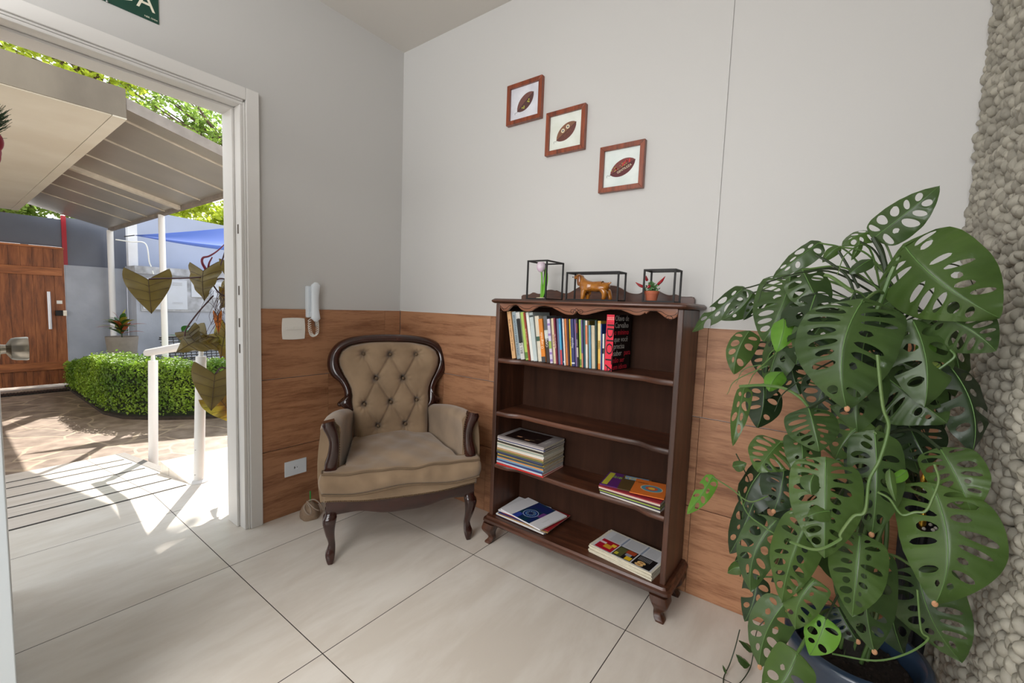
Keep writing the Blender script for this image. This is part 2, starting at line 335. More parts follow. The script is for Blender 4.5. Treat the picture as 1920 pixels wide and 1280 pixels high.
# ---------- wall fittings
PL = mat('white_plastic', (236, 233, 226), .35); PL2 = mat('cool_white_plastic', (226, 232, 238), .3)
DK = mat('dark_slot', (40, 38, 36), .6)
t = thing('light_switch', (.01, -.73, 1.035), 'square ivory double light switch plate above the left wood panelling', 'switch')
m_ = MB(); n = 16
def plate(cy, cz, w, h, d, bow=0):
    pts = []
    for (a, b) in ((-1, -1), (1, -1), (1, 1), (-1, 1)):
        pass
    k = 12; o = []
    for i in range(k): s = -1+2*i/k; o.append((s*w/2, -h/2-(1-s*s)*bow))
    for i in range(k): s = -1+2*i/k; o.append((w/2+(1-s*s)*bow, s*h/2))
    for i in range(k): s = 1-2*i/k; o.append((s*w/2, h/2+(1-s*s)*bow))
    for i in range(k): s = 1-2*i/k; o.append((-w/2-(1-s*s)*bow, s*h/2))
    return o
m_.prism(plate(0, 0, .118, .112, 0, .003), lambda u, v, d: (d, -.7305+u, 1.035+v), .0102, .019); m_.build('plate', PL, t, bevel=.002)
m_ = MB(); m_.box(.019, .0225, -.772, -.733, 1.029, 1.044); m_.box(.019, .0225, -.730, -.690, 1.031, 1.046); m_.build('rocker', PL, t, bevel=.001)
t = thing('wall_outlet', (.01, -.722, .26), 'white rectangular wall socket low on the wood panelling left of the armchair', 'outlet')
MB().box(.0102, .0165, -.782, -.661, .219, .303).build('plate', PL2, t, bevel=.002)
m_ = MB(); T = Matrix.Rotation(math.pi/2, 3, 'Y')
m_.lathe([(.016, 0), (.016, .002), (.014, .002), (.013, .0005), (.001, .0005)], (.0166, -.7215, .261), 24, T); m_.build('socket', PL2, t, smooth=True)
m_ = MB()
for a in (-.006, .006): m_.ball((.0185, -.7215+a, .262), .0022, 8, (.4, 1, 1))
m_.box(.0172, .0188, -.7315, -.7285, .255, .268); m_.build('pin_holes', DK, t)
t = thing('intercom_handset', (0, -.625, 1.18), 'white wall intercom handset with coiled cord above the panelling', 'intercom')
m_ = MB(); m_.box(.0005, .03, -.662, -.592, 1.095, 1.27); m_.build('base', PL2, t, bevel=.006)
hs = []
for i in range(15):
    u = i/14; z = 1.075+u*.215; w_ = .02+.006*math.cos(u*math.pi)**2+(0 if .12 < u < .9 else 0); xo = .052-.012*math.sin(u*math.pi)+.004
    e = math.sqrt(max(0, 1-max(0, abs(u-.5)*2-.85)**2/.15**2)) if abs(u-.5)*2 > .85 else 1
    w_ *= max(.35, e)
    hs.append([(xo+math.cos(a)*.014*max(.4, e), -.627+math.sin(a)*w_, z) for a in [k*math.pi/8 for k in range(16)]])
m_ = MB(); m_.loft(hs); m_.build('handset', PL2, t, smooth=True)
m_ = MB(); m_.box(.031, .045, -.648, -.606, 1.10, 1.13); m_.box(.031, .045, -.648, -.606, 1.235, 1.26); m_.build('cradle', PL2, t, bevel=.004)
m_ = MB(); m_.box(.011, .024, -.612, -.592, 1.045, 1.0945); m_.build('bracket', mat('grey_plate', (150, 140, 132), .4, .6), t, bevel=.001)
cp = []; base = spline([(.04, -.655, 1.09), (.04, -.655, 1.04), (.045, -.648, 1.005), (.048, -.632, .995), (.048, -.617, 1.01), (.048, -.615, 1.05), (.05, -.620, 1.08)], 26)
for i, p in enumerate(base): a = i*.95; cp.append(p+Vector((math.cos(a)*.0075, math.sin(a)*.0075, math.sin(a)*.004)))
m_ = MB(); m_.tube(spline(cp, 2), .0019, 6); m_.build('coiled_cord', PL, t, smooth=True)
# exit sign
GREEN = mat('dark_green_sign', (22, 66, 52), .4); CREAM = mat('sign_cream', (232, 226, 205), .5)
t = thing('exit_sign', (0.004, -1.42, 2.41), 'dark green exit sign plate with cream lettering above the doorway', 'sign')
yl, yr = -1.66, -1.279; zb = 2.314
MB().box(.0008, .003, yl, yr, zb, zb+.19).build('plate', GREEN, t)
text('SAÍDA', .098, frame4((.0033, -1.291, zb+.066), (0, 1, 0), (0, 0, 1)), CREAM, t, align='RIGHT', sx=.92)
text('NBR 13434', .009, frame4((.0033, -1.284, zb+.011), (0, 1, 0), (0, 0, 1)), CREAM, t, 'fine_print', align='RIGHT')
m_ = MB()
for yy in (yl+.01, -1.466, yr-.012): m_.ball((.004, -1.44 if yy == -1.466 else yy, zb+(.002 if yy == -1.466 else .18)), .004, 8)
m_.build('screw', mat('steel', (180, 180, 178), .3, 1), t, smooth=True)
cl = thing('added_ceiling_panel', (1.35, -2.75, 2.8), 'flat white unseen panel added above the overhead fill light', 'lamp')  # unseen panel added as a fixture for the overhead fill
m_ = MB(); m_.box(.78, 1.92, -3.52, -1.98, 2.765, 2.7995); m_.build('frame', WHITE, cl, bevel=.004)
# pictures
FR = wood('picture_frame_wood', (92, 40, 20), (128, 58, 30), (150, 72, 40), 'z', 3, .35, coat=.3)
PAPERS = [mat('pale_print_%s' % k, c, .6, rgb2=c2, vscale=14, detail=6) for k, c, c2 in (('a', (206, 206, 214), (226, 226, 232)), ('b', (216, 220, 208), (228, 232, 224)), ('c', (212, 222, 218), (228, 234, 230)))]
LEAFB = [mat('printed_leaf_a', (112, 72, 66), .6), mat('printed_leaf_b', (128, 86, 62), .6), mat('printed_leaf_c', (118, 56, 52), .6)]
LEAFD = [mat('printed_leaf_dark_a', (84, 52, 50), .6), mat('printed_leaf_dark_b', (100, 56, 48), .6), mat('printed_leaf_dark_c', (92, 34, 38), .6)]
INK = mat('print_ink', (44, 34, 36), .6); YG = mat('print_yellow_green', (178, 176, 70), .6); CRM = mat('print_cream', (232, 222, 190), .6); RDI = mat('print_red', (196, 52, 52), .6); BLU = mat('print_blue', (90, 120, 150), .6)
def picture(x0, x1, z0, z1, k, label):
    cx, cz = (x0+x1)/2, (z0+z1)/2
    t = thing('picture_frame', (cx, -.0062, cz), label, 'picture', 'framed leaf prints on the wall')
    wdt = .021; yb, yf = -.0065, -.030; m_ = MB()
    for (a0, a1, c0, c1) in (((x0, z1), (x1, z1), (x1-wdt, z1-wdt), (x0+wdt, z1-wdt)), ((x1, z1), (x1, z0), (x1-wdt, z0+wdt), (x1-wdt, z1-wdt)), ((x1, z0), (x0, z0), (x0+wdt, z0+wdt), (x1-wdt, z0+wdt)), ((x0, z0), (x0, z1), (x0+wdt, z1-wdt), (x0+wdt, z0+wdt))):
        q = [a0, a1, c0, c1]; m_.add([(x, yf, z) for x, z in q]+[(x, yb, z) for x, z in q], [(0, 1, 2, 3), (4, 7, 6, 5), (0, 4, 5, 1), (1, 5, 6, 2), (2, 6, 7, 3), (3, 7, 4, 0)])
    m_.build('frame', FR, t, bevel=.0015)
    pr = MB().box(x0+wdt-.002, x1-wdt+.002, -.018, -.0068, z0+wdt-.002, z1-wdt+.002).build('print', PAPERS[k], t)
    yy = -.0184
    R = math.radians((38, 33, 24)[k]); cx2 = cx+.004; cz2 = cz+(0, -.002, .0)[k]; Lh = .064; 
    def lp(u, v): return (cx2+u*math.cos(R)-v*math.sin(R), cz2+u*math.sin(R)+v*math.cos(R))
    def half(sg):
        o = []; n = 14
        for i in range(n+1): s = -1+2*i/n; o.append((s*Lh, sg*.035*(1-abs(s)**2.2)**.8))
        o.append((0, 0)) if 0 else None
        return o
    for sg, mm in ((1, LEAFB[k]), (-1, LEAFD[k])):
        o_ = half(sg); n = len(o_); vs = [(*lp(u, v), ) for u, v in o_]; mid = [lp(u, 0) for u, v in o_]
        V = [(a, yy, b) for a, b in vs]+[(a, yy, b) for a, b in mid]
        MB().add(V, [(i, i+1, i+1+n, i+n) for i in range(n-1)]).build('printed_leaf', mm, pr)
    m_ = MB(); st = [lp(-Lh-.018+j*.004, -.003+.012*math.sin(j*.9)*(1-j/5)) for j in range(5)]+[lp(-Lh, 0), lp(0, 0), lp(Lh, 0)]
    m_.tube([(a, yy-.0005, b) for a, b in st], .0007, 4); m_.build('printed_stem', INK, pr)
    yy -= .0009; rd = random.Random(k+3)
    def dot(u, v, r_, mm, n=8):
        a, b = lp(u, v); mm.add([(a+math.cos(q*2*math.pi/n)*r_, yy, b+math.sin(q*2*math.pi/n)*r_) for q in range(n)], [tuple(range(n))])
    if k == 0:
        m_ = MB()
        for (u, v) in ((-.03, -.010), (-.018, -.013), (.012, -.011), (.022, -.008), (.016, -.018), (-.024, -.018)): dot(u, v, .0045, m_, 5)
        m_.build('printed_flowers', YG, pr)
    if k == 1:
        m_ = MB(); m2 = MB()
        for (u, v) in ((-.012, .015), (.018, .013)):
            for q in range(9): dot(u+math.cos(q*.7)*.0075, v+math.sin(q*.7)*.0075, .0031, m_, 6)
            yy -= .0002; dot(u, v, .003, m2); yy += .0002
        m_.build('printed_flowers', CRM, pr); m2.build('printed_flower_centres', BLU, pr)
        text('LEVEZA', .013, frame4((lp(.002, -.012)[0], yy, lp(.002, -.012)[1]), (math.cos(R), 0, math.sin(R)), (-math.sin(R), 0, math.cos(R))), LEAFB[1], pr)
    if k == 2:
        m_ = MB(); m2 = MB()
        for q in range(9): dot(rd.uniform(-.03, .045), rd.uniform(.006, .018), .0042, m_, 7)
        for q in range(16): dot(rd.uniform(-.05, .03), rd.uniform(.002, .018), .0022, m2, 5)
        m_.build('printed_flowers', RDI, pr); yy -= .0002; m2.build('printed_foliage', YG, pr)
        text('GENTILEZA', .014, frame4((lp(.005, -.010)[0], yy, lp(.005, -.010)[1]), (math.cos(R), 0, math.sin(R)), (-math.sin(R), 0, math.cos(R))), CRM, pr)
picture(.875, 1.095, 2.152, 2.356, 0, 'topmost framed print, brown leaf with small yellow flowers')
picture(1.128, 1.346, 1.954, 2.161, 1, 'middle framed print, brown leaf with two white daisies')
picture(1.432, 1.642, 1.736, 1.941, 2, 'lowest framed print, dark red leaf with red flowers')
# ------------------------------------------------------------------ armchair
VEL = mat('taupe_velvet', (154, 129, 101), .85, rgb2=(128, 105, 80), vscale=6, detail=3, bump=.05, bscale=300)
VEL.node_tree.nodes['Principled BSDF'].inputs['Sheen Weight'].default_value = .35
VELP = mat('velvet_piping', (112, 92, 70), .85)
MAH = wood('polished_mahogany', (38, 16, 11), (48, 20, 14), (62, 27, 19), 'x', .6, .22, coat=.5, island=.05)
STUD = mat('antique_brass_stud', (128, 108, 84), .35, .9)
CH_O = Vector((.76, -.575, 0)); CH_X = Vector((.512, .859, 0)).normalized(); CH_Y = Vector((-CH_X.y, CH_X.x, 0))
def C3(x, y, z): return CH_O+CH_X*x+CH_Y*y+Vector((0, 0, z))
ch = thing('armchair', tuple(CH_O+CH_Y*.25), 'button-tufted taupe velvet armchair with dark polished wood frame in the corner', 'armchair')
yb_ = lambda z: .50+.25*(z-.45)
outp = [(.212, .575), (.245, .582), (.292, .612), (.288, .622), (.262, .636), (.257, .665), (.265, .700), (.290, .738), (.325, .768), (.345, .81), (.347, .86), (.330, .91), (.290, .955), (.22, .985), (.12, .999), (0, 1.003)]
inp = [(.205, .59), (.216, .605), (.219, .63), (.217, .66), (.222, .695), (.238, .735), (.262, .780), (.282, .825), (.287, .865), (.270, .908), (.225, .938), (.13, .957), (0, .962)]
def half2full(p, n):
    p = [Vector((a, b, 0)) for a, b in p]; s = resample(spline(p, 6), n); l = [Vector((-v.x, v.y, 0)) for v in s]
    return l+s[::-1][1:]
OUT = half2full(outp, 44); INN = half2full(inp, 44)
m_ = MB(); rings = []
for o_, i_ in zip(OUT, INN):
    r = []
    for u, dpt in ((0, .010), (0, -.022), (.18, -.030), (.5, -.034), (.8, -.026), (1, -.008), (1, .02), (.85, .036), (.5, .042), (.15, .036)):
        q = i_.lerp(o_, u); r.append(C3(q.x, yb_(q.y)+dpt, q.y))
    rings.append(r)
m_.loft(rings); m_.build('back_frame', MAH, ch, smooth=True, ang=60)
# scroll tips
m_ = MB()
for s in (-1, 1): m_.ball(C3(s*.276, yb_(.612), .613), .020, 10, (1, 1, .8))
m_.build('scroll', MAH, ch, smooth=True)
# tufted back
BTN = [(-.155, .893), (-.005, .889), (.148, .888), (-.085, .753), (.068, .750), (-.152, .612), (-.005, .617), (.145, .622), (-.078, .488), (.075, .489)]
SEG = [(0, 3), (1, 3), (1, 4), (2, 4), (3, 5), (3, 6), (4, 6), (4, 7), (5, 8), (6, 8), (6, 9), (7, 9)]
ctr = [(.215, .43), (.215, .56)]+[(a-.002, b) for a, b in inp[1:]]
def back_half(z):
    pts = [(.205, .40), (.212, .55), (.219, .63), (.217, .66), (.222, .695), (.238, .735), (.262, .780), (.282, .825), (.287, .865), (.270, .908), (.225, .938), (.13, .957), (0.02, .962)]
    for (a, b), (c, d) in zip(pts, pts[1:]):
        if b <= z <= d: return a+(c-a)*(z-b)/(d-b)
    return pts[-1][0] if z > .96 else pts[0][0]
def bp_(u, v):
    if v < .75: z = .40+(v/.75)*.50
    else: z = .90+.0615*math.sin((v-.75)/.25*math.pi/2)
    hw = back_half(z); x = (2*u-1)*hw
    e = min(1, (hw-abs(x))/.05+.0); e = math.sqrt(max(0, 1-(1-min(1, e))**2)); ez = min(1, (.963-z)/.05); ez = math.sqrt(max(0, 1-(1-min(1, max(0, ez)))**2))
    h = .055*e*ez+.012
    for bx, bz in BTN:
        d2 = ((x-bx)**2+(z-bz)**2); h -= .032*math.exp(-d2/(.018**2))+.013*math.exp(-d2/(.042**2))
        an = math.atan2(z-bz, x-bx); h -= .0032*math.exp(-d2/(.048**2))*math.cos(an*9+bx*40)*(1-math.exp(-d2/.012**2))
    for a, b in SEG:
        ax, az = BTN[a]; cx, cz = BTN[b]; dx, dz = cx-ax, cz-az; L2 = dx*dx+dz*dz; t = max(0, min(1, ((x-ax)*dx+(z-az)*dz)/L2)); d = math.hypot(x-ax-dx*t, z-az-dz*t)
        h -= .0085*math.exp(-(d/.0065)**2)+.004*math.exp(-(d/.018)**2)
    return C3(x, yb_(z)-h, z)
m_ = MB(); m_.grid(bp_, 130, 150); m_.build('tufted_back', VEL, ch, smooth=True, ang=180)
m_ = MB(); m_.grid(lambda u, v: C3((2*u-1)*back_half(.42+v*.535)*1.02, yb_(.42+v*.535)+.03, .42+v*.535), 10, 30); m_.build('outside_back', VEL, ch, smooth=True, solid=.01)
for bx, bz in BTN:
    h = .055+.012-.040
    m_ = MB(); m_.ball(C3(bx, yb_(bz)-.033, bz), .0095, 10, (1, 1, 1)); m_.build('button', VELP, ch, smooth=True)
m_ = MB()
per = resample(INN, 150)
for q in per: m_.ball(C3(q.x*.992, yb_(q.y)-.033, q.y-.001), .0028, 5)
m_.build('stud_trim', STUD, ch, smooth=True)['kind'] = 'stuff'
# arms: padded shells, front wood facings
for s in (-1, 1):
    def ax_(t): return .322-.075*t**1.6
    rings = []
    for i in range(21):
        t = i/20; y = .015+.49*t; cx = ax_(t); top = .648-.055*t**1.3+.012*math.sin(t*math.pi); wd = .036+.003*math.sin(t*math.pi); rg = []
        for k in range(20):
            if k < 6: z = .285+(top-.055-.285)*k/5; bul = .012*math.sin(math.pi*min(1, k/5)); rg.append((cx+wd+bul+.012, z))
            elif k < 14: a = (k-5)*math.pi/9; rg.append((cx+.004+math.cos(a)*(wd+.010), top-.045+math.sin(a)*.045))
            else: z = top-.055-(top-.055-.285)*(k-14)/5; rg.append((cx-wd+.004*math.sin((k-14)), z))
        rings.append([C3(s*a, y, b) for a, b in rg])
    m_ = MB(); m_.loft(rings); m_.build('arm', VEL, ch, smooth=True, ang=70)
    o_ = [(.357, .655), (.362, .643), (.356, .625), (.342, .598), (.334, .57), (.334, .54), (.341, .50), (.352, .462), (.352, .40)]
    i_ = [(.312, .664), (.306, .640), (.298, .612), (.293, .58), (.291, .55), (.292, .51), (.297, .468), (.300, .45), (.300, .40)]
    O2 = resample(spline([Vector((a, b, 0)) for a, b in o_], 5), 24); I2 = resample(spline([Vector((a, b, 0)) for a, b in i_], 5), 24); rings = []
    for j, (p, q) in enumerate(zip(O2, I2)):
        dd = .012*math.exp(-((j)/5)**2)
        rings.append([C3(s*(q.lerp(p, u).x), y, q.lerp(p, u).y+(.004 if (j == 0 and 0 < u < 1) else 0)) for u, y in ((0, .03), (0, -.012-dd), (.12, -.020-dd), (.5, -.024-dd), (.88, -.020-dd), (1, -.012-dd), (1, .03))])
    m_ = MB(); m_.loft(rings); m_.build('arm_facing', MAH, ch, smooth=True, ang=50)
    m_ = MB()
    for j in range(0, 24):
        q = I2[j]; m_.ball(C3(s*(q.x-.002), -.004, q.y), .0026, 5)
    m_.build('stud_trim', STUD, ch, smooth=True)['kind'] = 'stuff'
# seat cushion (T shape), piping
def cush_w(v): return .362 if v < .09 else (.362-(.362-.262)*min(1, (v-.09)/.05)**.8 if v < .14 else .262-.05*(v-.14)/.86)
def cush(u, v, top):
    s = 2*u-1; W = cush_w(v); x = s*W; y = -.045-.018*(1-s*s)*(1-v)+.50*v
    e = 1-abs(s)**10; fr = min(1, v/.03+.35); z = (.438+.030*(1-s*s)*math.sin(min(1, v*1.6)*math.pi/2)*(1-.25*v))-(.006*(1-fr))
    z += .004*math.sin(x*23+1)*math.sin(y*17)+.0035*math.sin(x*41)*math.sin(y*33+1)
    if not top: z = .345+.010*math.cos(s*5)-.004
    return C3(x, y, z)
m_ = MB(); nu, nv = 60, 50
m_.grid(lambda u, v: cush(u, v, True), nu, nv); m_.grid(lambda u, v: cush(u, v, False), nu, nv)
bord = [(i/nu, 0) for i in range(nu+1)]+[(1, j/nv) for j in range(1, nv+1)]+[(i/nu, 1) for i in range(nu-1, -1, -1)]+[(0, j/nv) for j in range(nv-1, 0, -1)]
def boxring(k):
    u, v = bord[k % len(bord)]; a = cush(u, v, True); b = cush(u, v, False); s = 2*u-1
    return a, b, (CH_X*(1 if s > .98 else -1 if s < -.98 else 0)+(-CH_Y if v == 0 else (CH_Y if v == 1 else Vector()))).normalized() if (abs(s) > .98 or v in (0, 1)) else Vector()
rings = []
for k in range(len(bord)):
    a, b, n_ = boxring(k); rings.append([a.lerp(b, t)+n_*(.013*math.sin(math.pi*t)+.002*math.sin(k*.9)*math.sin(math.pi*t)) for t in [q/8 for q in range(9)]])
rings.append(rings[0]); m_.loft(rings, cap=False, closed=False)
m_.build('seat_cushion', VEL, ch, smooth=True, weld=True, ang=75)
m_ = MB()
for top in (True, False):
    m_.tube([cush(i/60, 0, top)+CH_Y*(-.006)+Vector((0, 0, .000 if top else .001)) for i in range(61)], .0048, 6)
    for uu in (0, 1): m_.tube([cush(uu, j/50, top) for j in range(0, 8)], .004, 6)
m_.build('piping', VELP, ch, smooth=True)
# upholstered seat deck, studs, show-wood rail
def wavez(x): return .296-.016*math.exp(-(x/.12)**2)+.006*math.cos(x*18)-.002
def fr_y(x): return -.022-.014*(1-(x/.36)**2)
m_ = MB(); N_ = 48; rings = []
for i in range(N_+1):
    x = -.356+.712*i/N_; y = fr_y(x); z = wavez(x)
    rings.append([C3(x, y+.012, .352), C3(x, y-.004, .345), C3(x, y-.008, (.345+z)/2), C3(x, y-.003, z), C3(x, y+.012, z-.004)])
m_.loft(rings, cap=False, closed=False)
m_.build('front_border', VEL, ch, smooth=True, solid=.003)
m_ = MB(); m_.prism([(-.348, .0), (.348, .0), (.285, .49), (-.285, .49)], lambda u, v, d: C3(u, v, d), .245, .350); m_.build('seat_deck', VEL, ch, bevel=.012)
m_ = MB()
for i in range(90): x = -.348+.696*i/89; m_.ball(C3(x, fr_y(x)-.006, wavez(x)+.003), .0034, 5)
m_.build('stud_trim', STUD, ch, smooth=True)['kind'] = 'stuff'
def railz(x): return .246-.008+.004*math.cos(x*30)-.028*math.exp(-(x/.14)**2)
m_ = MB(); rings = []
for i in range(N_+1):
    x = -.346+.692*i/N_; y = fr_y(x)
    rings.append([C3(x, y+.0, wavez(x)), C3(x, y-.004, (wavez(x)+railz(x))/2), C3(x, y, railz(x)+.004), C3(x, y+.004, railz(x)), C3(x, y+.026, railz(x)), C3(x, y+.026, wavez(x))])
m_.loft(rings); m_.build('front_rail', MAH, ch, smooth=True, ang=50)
for s in (-1, 1): MB().prism([(.350, .0), (.285, .49), (.262, .49), (.326, .0)], lambda u, v, d: C3(s*u, v, d), .232, .262).build('side_rail', MAH, ch, bevel=.003)
# cabriole front legs, raked rear legs
st = [(.262, .301, .349, -.026, .018), (.237, .301, .349, -.030, .018), (.228, .300, .356, -.040, .016), (.205, .304, .359, -.044, .014), (.175, .308, .353, -.040, .010), (.145, .309, .347, -.030, .008), (.115, .308, .339, -.018, .010), (.090, .306, .335, -.010, .014), (.065, .306, .341, -.012, .016), (.045, .307, .348, -.018, .016), (.020, .310, .344, -.022, .010), (.0003, .316, .338, -.020, .004)]
for s in (-1, 1):
    S2 = resample(spline([Vector((a, b, c)) for a, b, c, d, e in st], 4), 30); S3_ = resample(spline([Vector((a, d, e)) for a, b, c, d, e in st], 4), 30); rings = []
    for p, q in zip(S2, S3_):
        x0, x1, ya, yc, z = p.y, p.z, q.y, q.z, p.x; bx, by = (x1-x0)*.18, (yc-ya)*.18
        rings.append([C3(s*a, b, z) for a, b in ((x0+bx, ya), (x1-bx, ya), (x1, ya+by), (x1, yc-by), (x1-bx, yc), (x0+bx, yc), (x0, yc-by), (x0, ya+by))])
    m_ = MB(); m_.loft(rings); m_.build('leg', MAH, ch, smooth=True, ang=50)
    m_ = MB(); m_.loft([[C3(s*(.235+a+dx), y+b, z) for a, b in ((-h, -h), (h, -h), (h, h), (-h, h))] for z, y, h, dx in ((.27, .455, .02, .02), (.12, .47, .018, .008), (.0003, .492, .014, 0))]); m_.build('leg', MAH, ch, bevel=.003)
# ------------------------------------------------------------------ cloth door stop beside the chair
ds = thing('door_stop_bag', (.12, -.70, 0), 'small beige cloth sack door stop with a green tag standing left of the armchair', 'door stop')
CLO = mat('beige_canvas', (150, 126, 104), .9, var=.12, vscale=40, bump=.2, bscale=400)
m_ = MB(); prof = [(.046, .0004), (.050, .012), (.049, .035), (.042, .06), (.030, .078), (.018, .088), (.010, .095)]
rings = []
for r_, z in prof: rings.append([Vector((.125+math.cos(a)*r_*(1+.06*math.sin(a*5+z*30)), -.70+math.sin(a)*r_*(1+.06*math.sin(a*5+z*30)), z+.003*math.sin(a*3)*(z > .05))) for a in [k*math.pi/14 for k in range(28)]])
m_.loft(rings); m_.build('sack', CLO, ds, smooth=True)
m_ = MB()
for pts in ([(.135, -.735, .085), (.15, -.745, .07), (.165, -.735, .045), (.168, -.72, .04), (.16, -.715, .065), (.14, -.72, .09)], [(.13, -.71, .10), (.15, -.69, .105), (.165, -.67, .085), (.17, -.655, .055), (.168, -.65, .04)], [(.12, -.715, .095), (.16, -.71, .08), (.175, -.695, .06), (.18, -.68, .05)]):
    m_.tube(spline(pts, 5), .0035, 6)
m_.build('ruffle', mat('grey_ruffle', (168, 150, 134), .9), ds, smooth=True)
m_ = MB(); m_.tube([(.13, -.70, .088), (.128, -.70, .15)], .0035, 8); m_.build('tag_stem', mat('green_plastic', (40, 150, 60), .4), ds, smooth=True)
# ------------------------------------------------------------------ bookcase
BW = wood('bookcase_walnut', (50, 27, 17), (76, 43, 28), (104, 62, 42), 'x', 1.2, .38, coat=.12, island=.05)
BWZ = wood('bookcase_walnut_upright', (46, 25, 16), (68, 39, 25), (92, 55, 37), 'z', 1.2, .4, coat=.1, island=.05)
BWD = wood('bookcase_back_board', (42, 25, 16), (54, 32, 21), (64, 39, 27), 'z', .7, .75)
BWD.node_tree.nodes['Principled BSDF'].inputs['Specular IOR Level'].default_value = .15
X0, X1, YF, YB = 1.030, 1.912, -.252, -.016
bc = thing('bookcase', (1.47, -.13, 0), 'dark walnut bookcase with a scalloped top rail and four short cabriole legs', 'bookcase')
MB().box(X0, X0+.022, YF, YB, .146, 1.212).build('side_panel', BWZ, bc, bevel=.003)
MB().box(X1-.022, X1, YF, YB, .146, 1.212).build('side_panel', BWZ, bc, bevel=.003)
MB().box(X0+.0221, X1-.0221, -.024, YB, .146, 1.212).build('back_panel', BWD, bc)
def moulded(z0, z1, x0, x1, yf, yb, prof, name, chamf=.03, mt=None):
    rings = []
    for z, ins in prof:
        a, b, c = x0+ins, x1-ins, yf+ins; k = chamf
        rings.append([(a, yb, z), (a, c+k, z), (a+k*.35, c+k*.3, z), (a+k, c, z), (b-k, c, z), (b-k*.35, c+k*.3, z), (b, c+k, z), (b, yb, z)])
    m_ = MB(); m_.loft(rings); return m_.build(name, mt or BW, bc, smooth=True, ang=30)
moulded(0, 0, 1.008, 1.936, -.284, -.012, [(1.2125, .010), (1.216, .004), (1.221, 0), (1.227, .001), (1.231, .006), (1.2345, .010)], 'top')
moulded(0, 0, 1.004, 1.938, -.282, -.014, [(.108, .018), (.112, .006), (.120, .0), (.130, .002), (.136, .010), (.1455, .014)], 'base', .02)
for z in (.945, .680, .415):
    m_ = MB(); f = []; n = 40; a, b = X0+.0222, X1-.0222
    for i in range(n+1):
        t = i/n; x = a+(b-a)*t; e = min(t, 1-t)
        y = -.249 if e < .06 else (-.249+.026*(.5-.5*math.cos(math.pi*min(1, (e-.06)/.10))))-.010*math.sin(math.pi*max(0, (e-.16))/.68 if e > .16 else 0)
        f.append((x, y))
    rings = []
    for x, y in f: rings.append([(x, -.0245, z), (x, y+.004, z), (x, y, z-.004), (x, y-.001, z-.011), (x, y, z-.018), (x, y+.004, z-.022), (x, -.0245, z-.022)])
    m_.loft(rings); m_.build('shelf', BW, bc, smooth=True, ang=40)
ap = [(900+a*.125, 540+b*.125) for a, b in ((290, 225), (297, 290), (345, 345), (400, 335), (450, 280), (510, 245), (560, 265), (600, 312), (660, 345), (740, 345), (800, 310), (880, 270), (960, 265), (1060, 285), (1160, 335), (1260, 385), (1340, 400), (1400, 390), (1440, 345), (1480, 385), (1540, 400))]+[(1100+a*.125, 540+b*.125) for a, b in ((0, 395), (100, 370), (250, 335), (400, 315), (500, 325), (600, 360), (700, 400), (780, 405), (840, 385), (865, 360), (885, 388), (920, 350), (980, 335), (1050, 350), (1120, 400), (1180, 445), (1250, 465), (1320, 450), (1360, 410), (1368, 350))]
pt = [on_y(x, y, -.252) for x, y in ap]
pt = [Vector((max(X0+.0225, min(X1-.0225, p.x)), 0, p.z)) for p in pt]
pt.sort(key=lambda p: p.x); pt = resample(spline(pt, 4), 120)
m_ = MB(); rings = [[(p.x, -.2505, 1.2123), (p.x, -.2505, p.z+.006), (p.x, -.2475, p.z), (p.x, -.2325, p.z), (p.x, -.2325, 1.2123)] for p in pt]
m_.loft(rings); apn = m_.build('apron', mat('apron_walnut', (134, 86, 62), .4, var=.15, vscale=4, stretch=(1, 1, 8), coat=.2), bc, smooth=True, ang=40)
m_ = MB(); GR = mat('carved_groove', (48, 24, 16), .6)
m_.tube([(p.x, -.2508, min(1.202, p.z+.012)) for p in pt[2:-2]], .0011, 5)
for (cx, cz, s) in ((1.062, 1.178, 1), (1.862, 1.176, -1), (1.452, 1.186, 1), (1.49, 1.186, -1)):
    m_.tube([(cx+s*math.cos(a)*.016*(1-a/9), -.2508, cz+math.sin(a)*.012*(1-a/9)) for a in [k*.35 for k in range(20)]], .0011, 5)
m_.build('carving', GR, apn, smooth=True)
cp = [(960+a*.1875, 470+b*.1875) for a, b in ((103, 468), (108, 442), (180, 435), (215, 415), (255, 430), (320, 425), (350, 395), (400, 390), (430, 400), (445, 395), (500, 420), (560, 425), (620, 395), (680, 360), (740, 350), (900, 345), (1030, 350), (1100, 380), (1170, 420), (1270, 430), (1330, 400), (1400, 395), (1460, 400), (1520, 430), (1580, 445), (1640, 435), (1680, 455), (1750, 460), (1810, 460), (1828, 485))]
pt = [on_y(x, y, -.03) for x, y in cp]; pt = resample(spline(pt, 3), 100)
m_ = MB(); m_.loft([[(p.x, -.036, 1.2347), (p.x, -.036, p.z-.002), (p.x, -.034, p.z), (p.x, -.022, p.z), (p.x, -.022, 1.2347)] for p in pt]); m_.build('crest', BW, bc, smooth=True, ang=40)
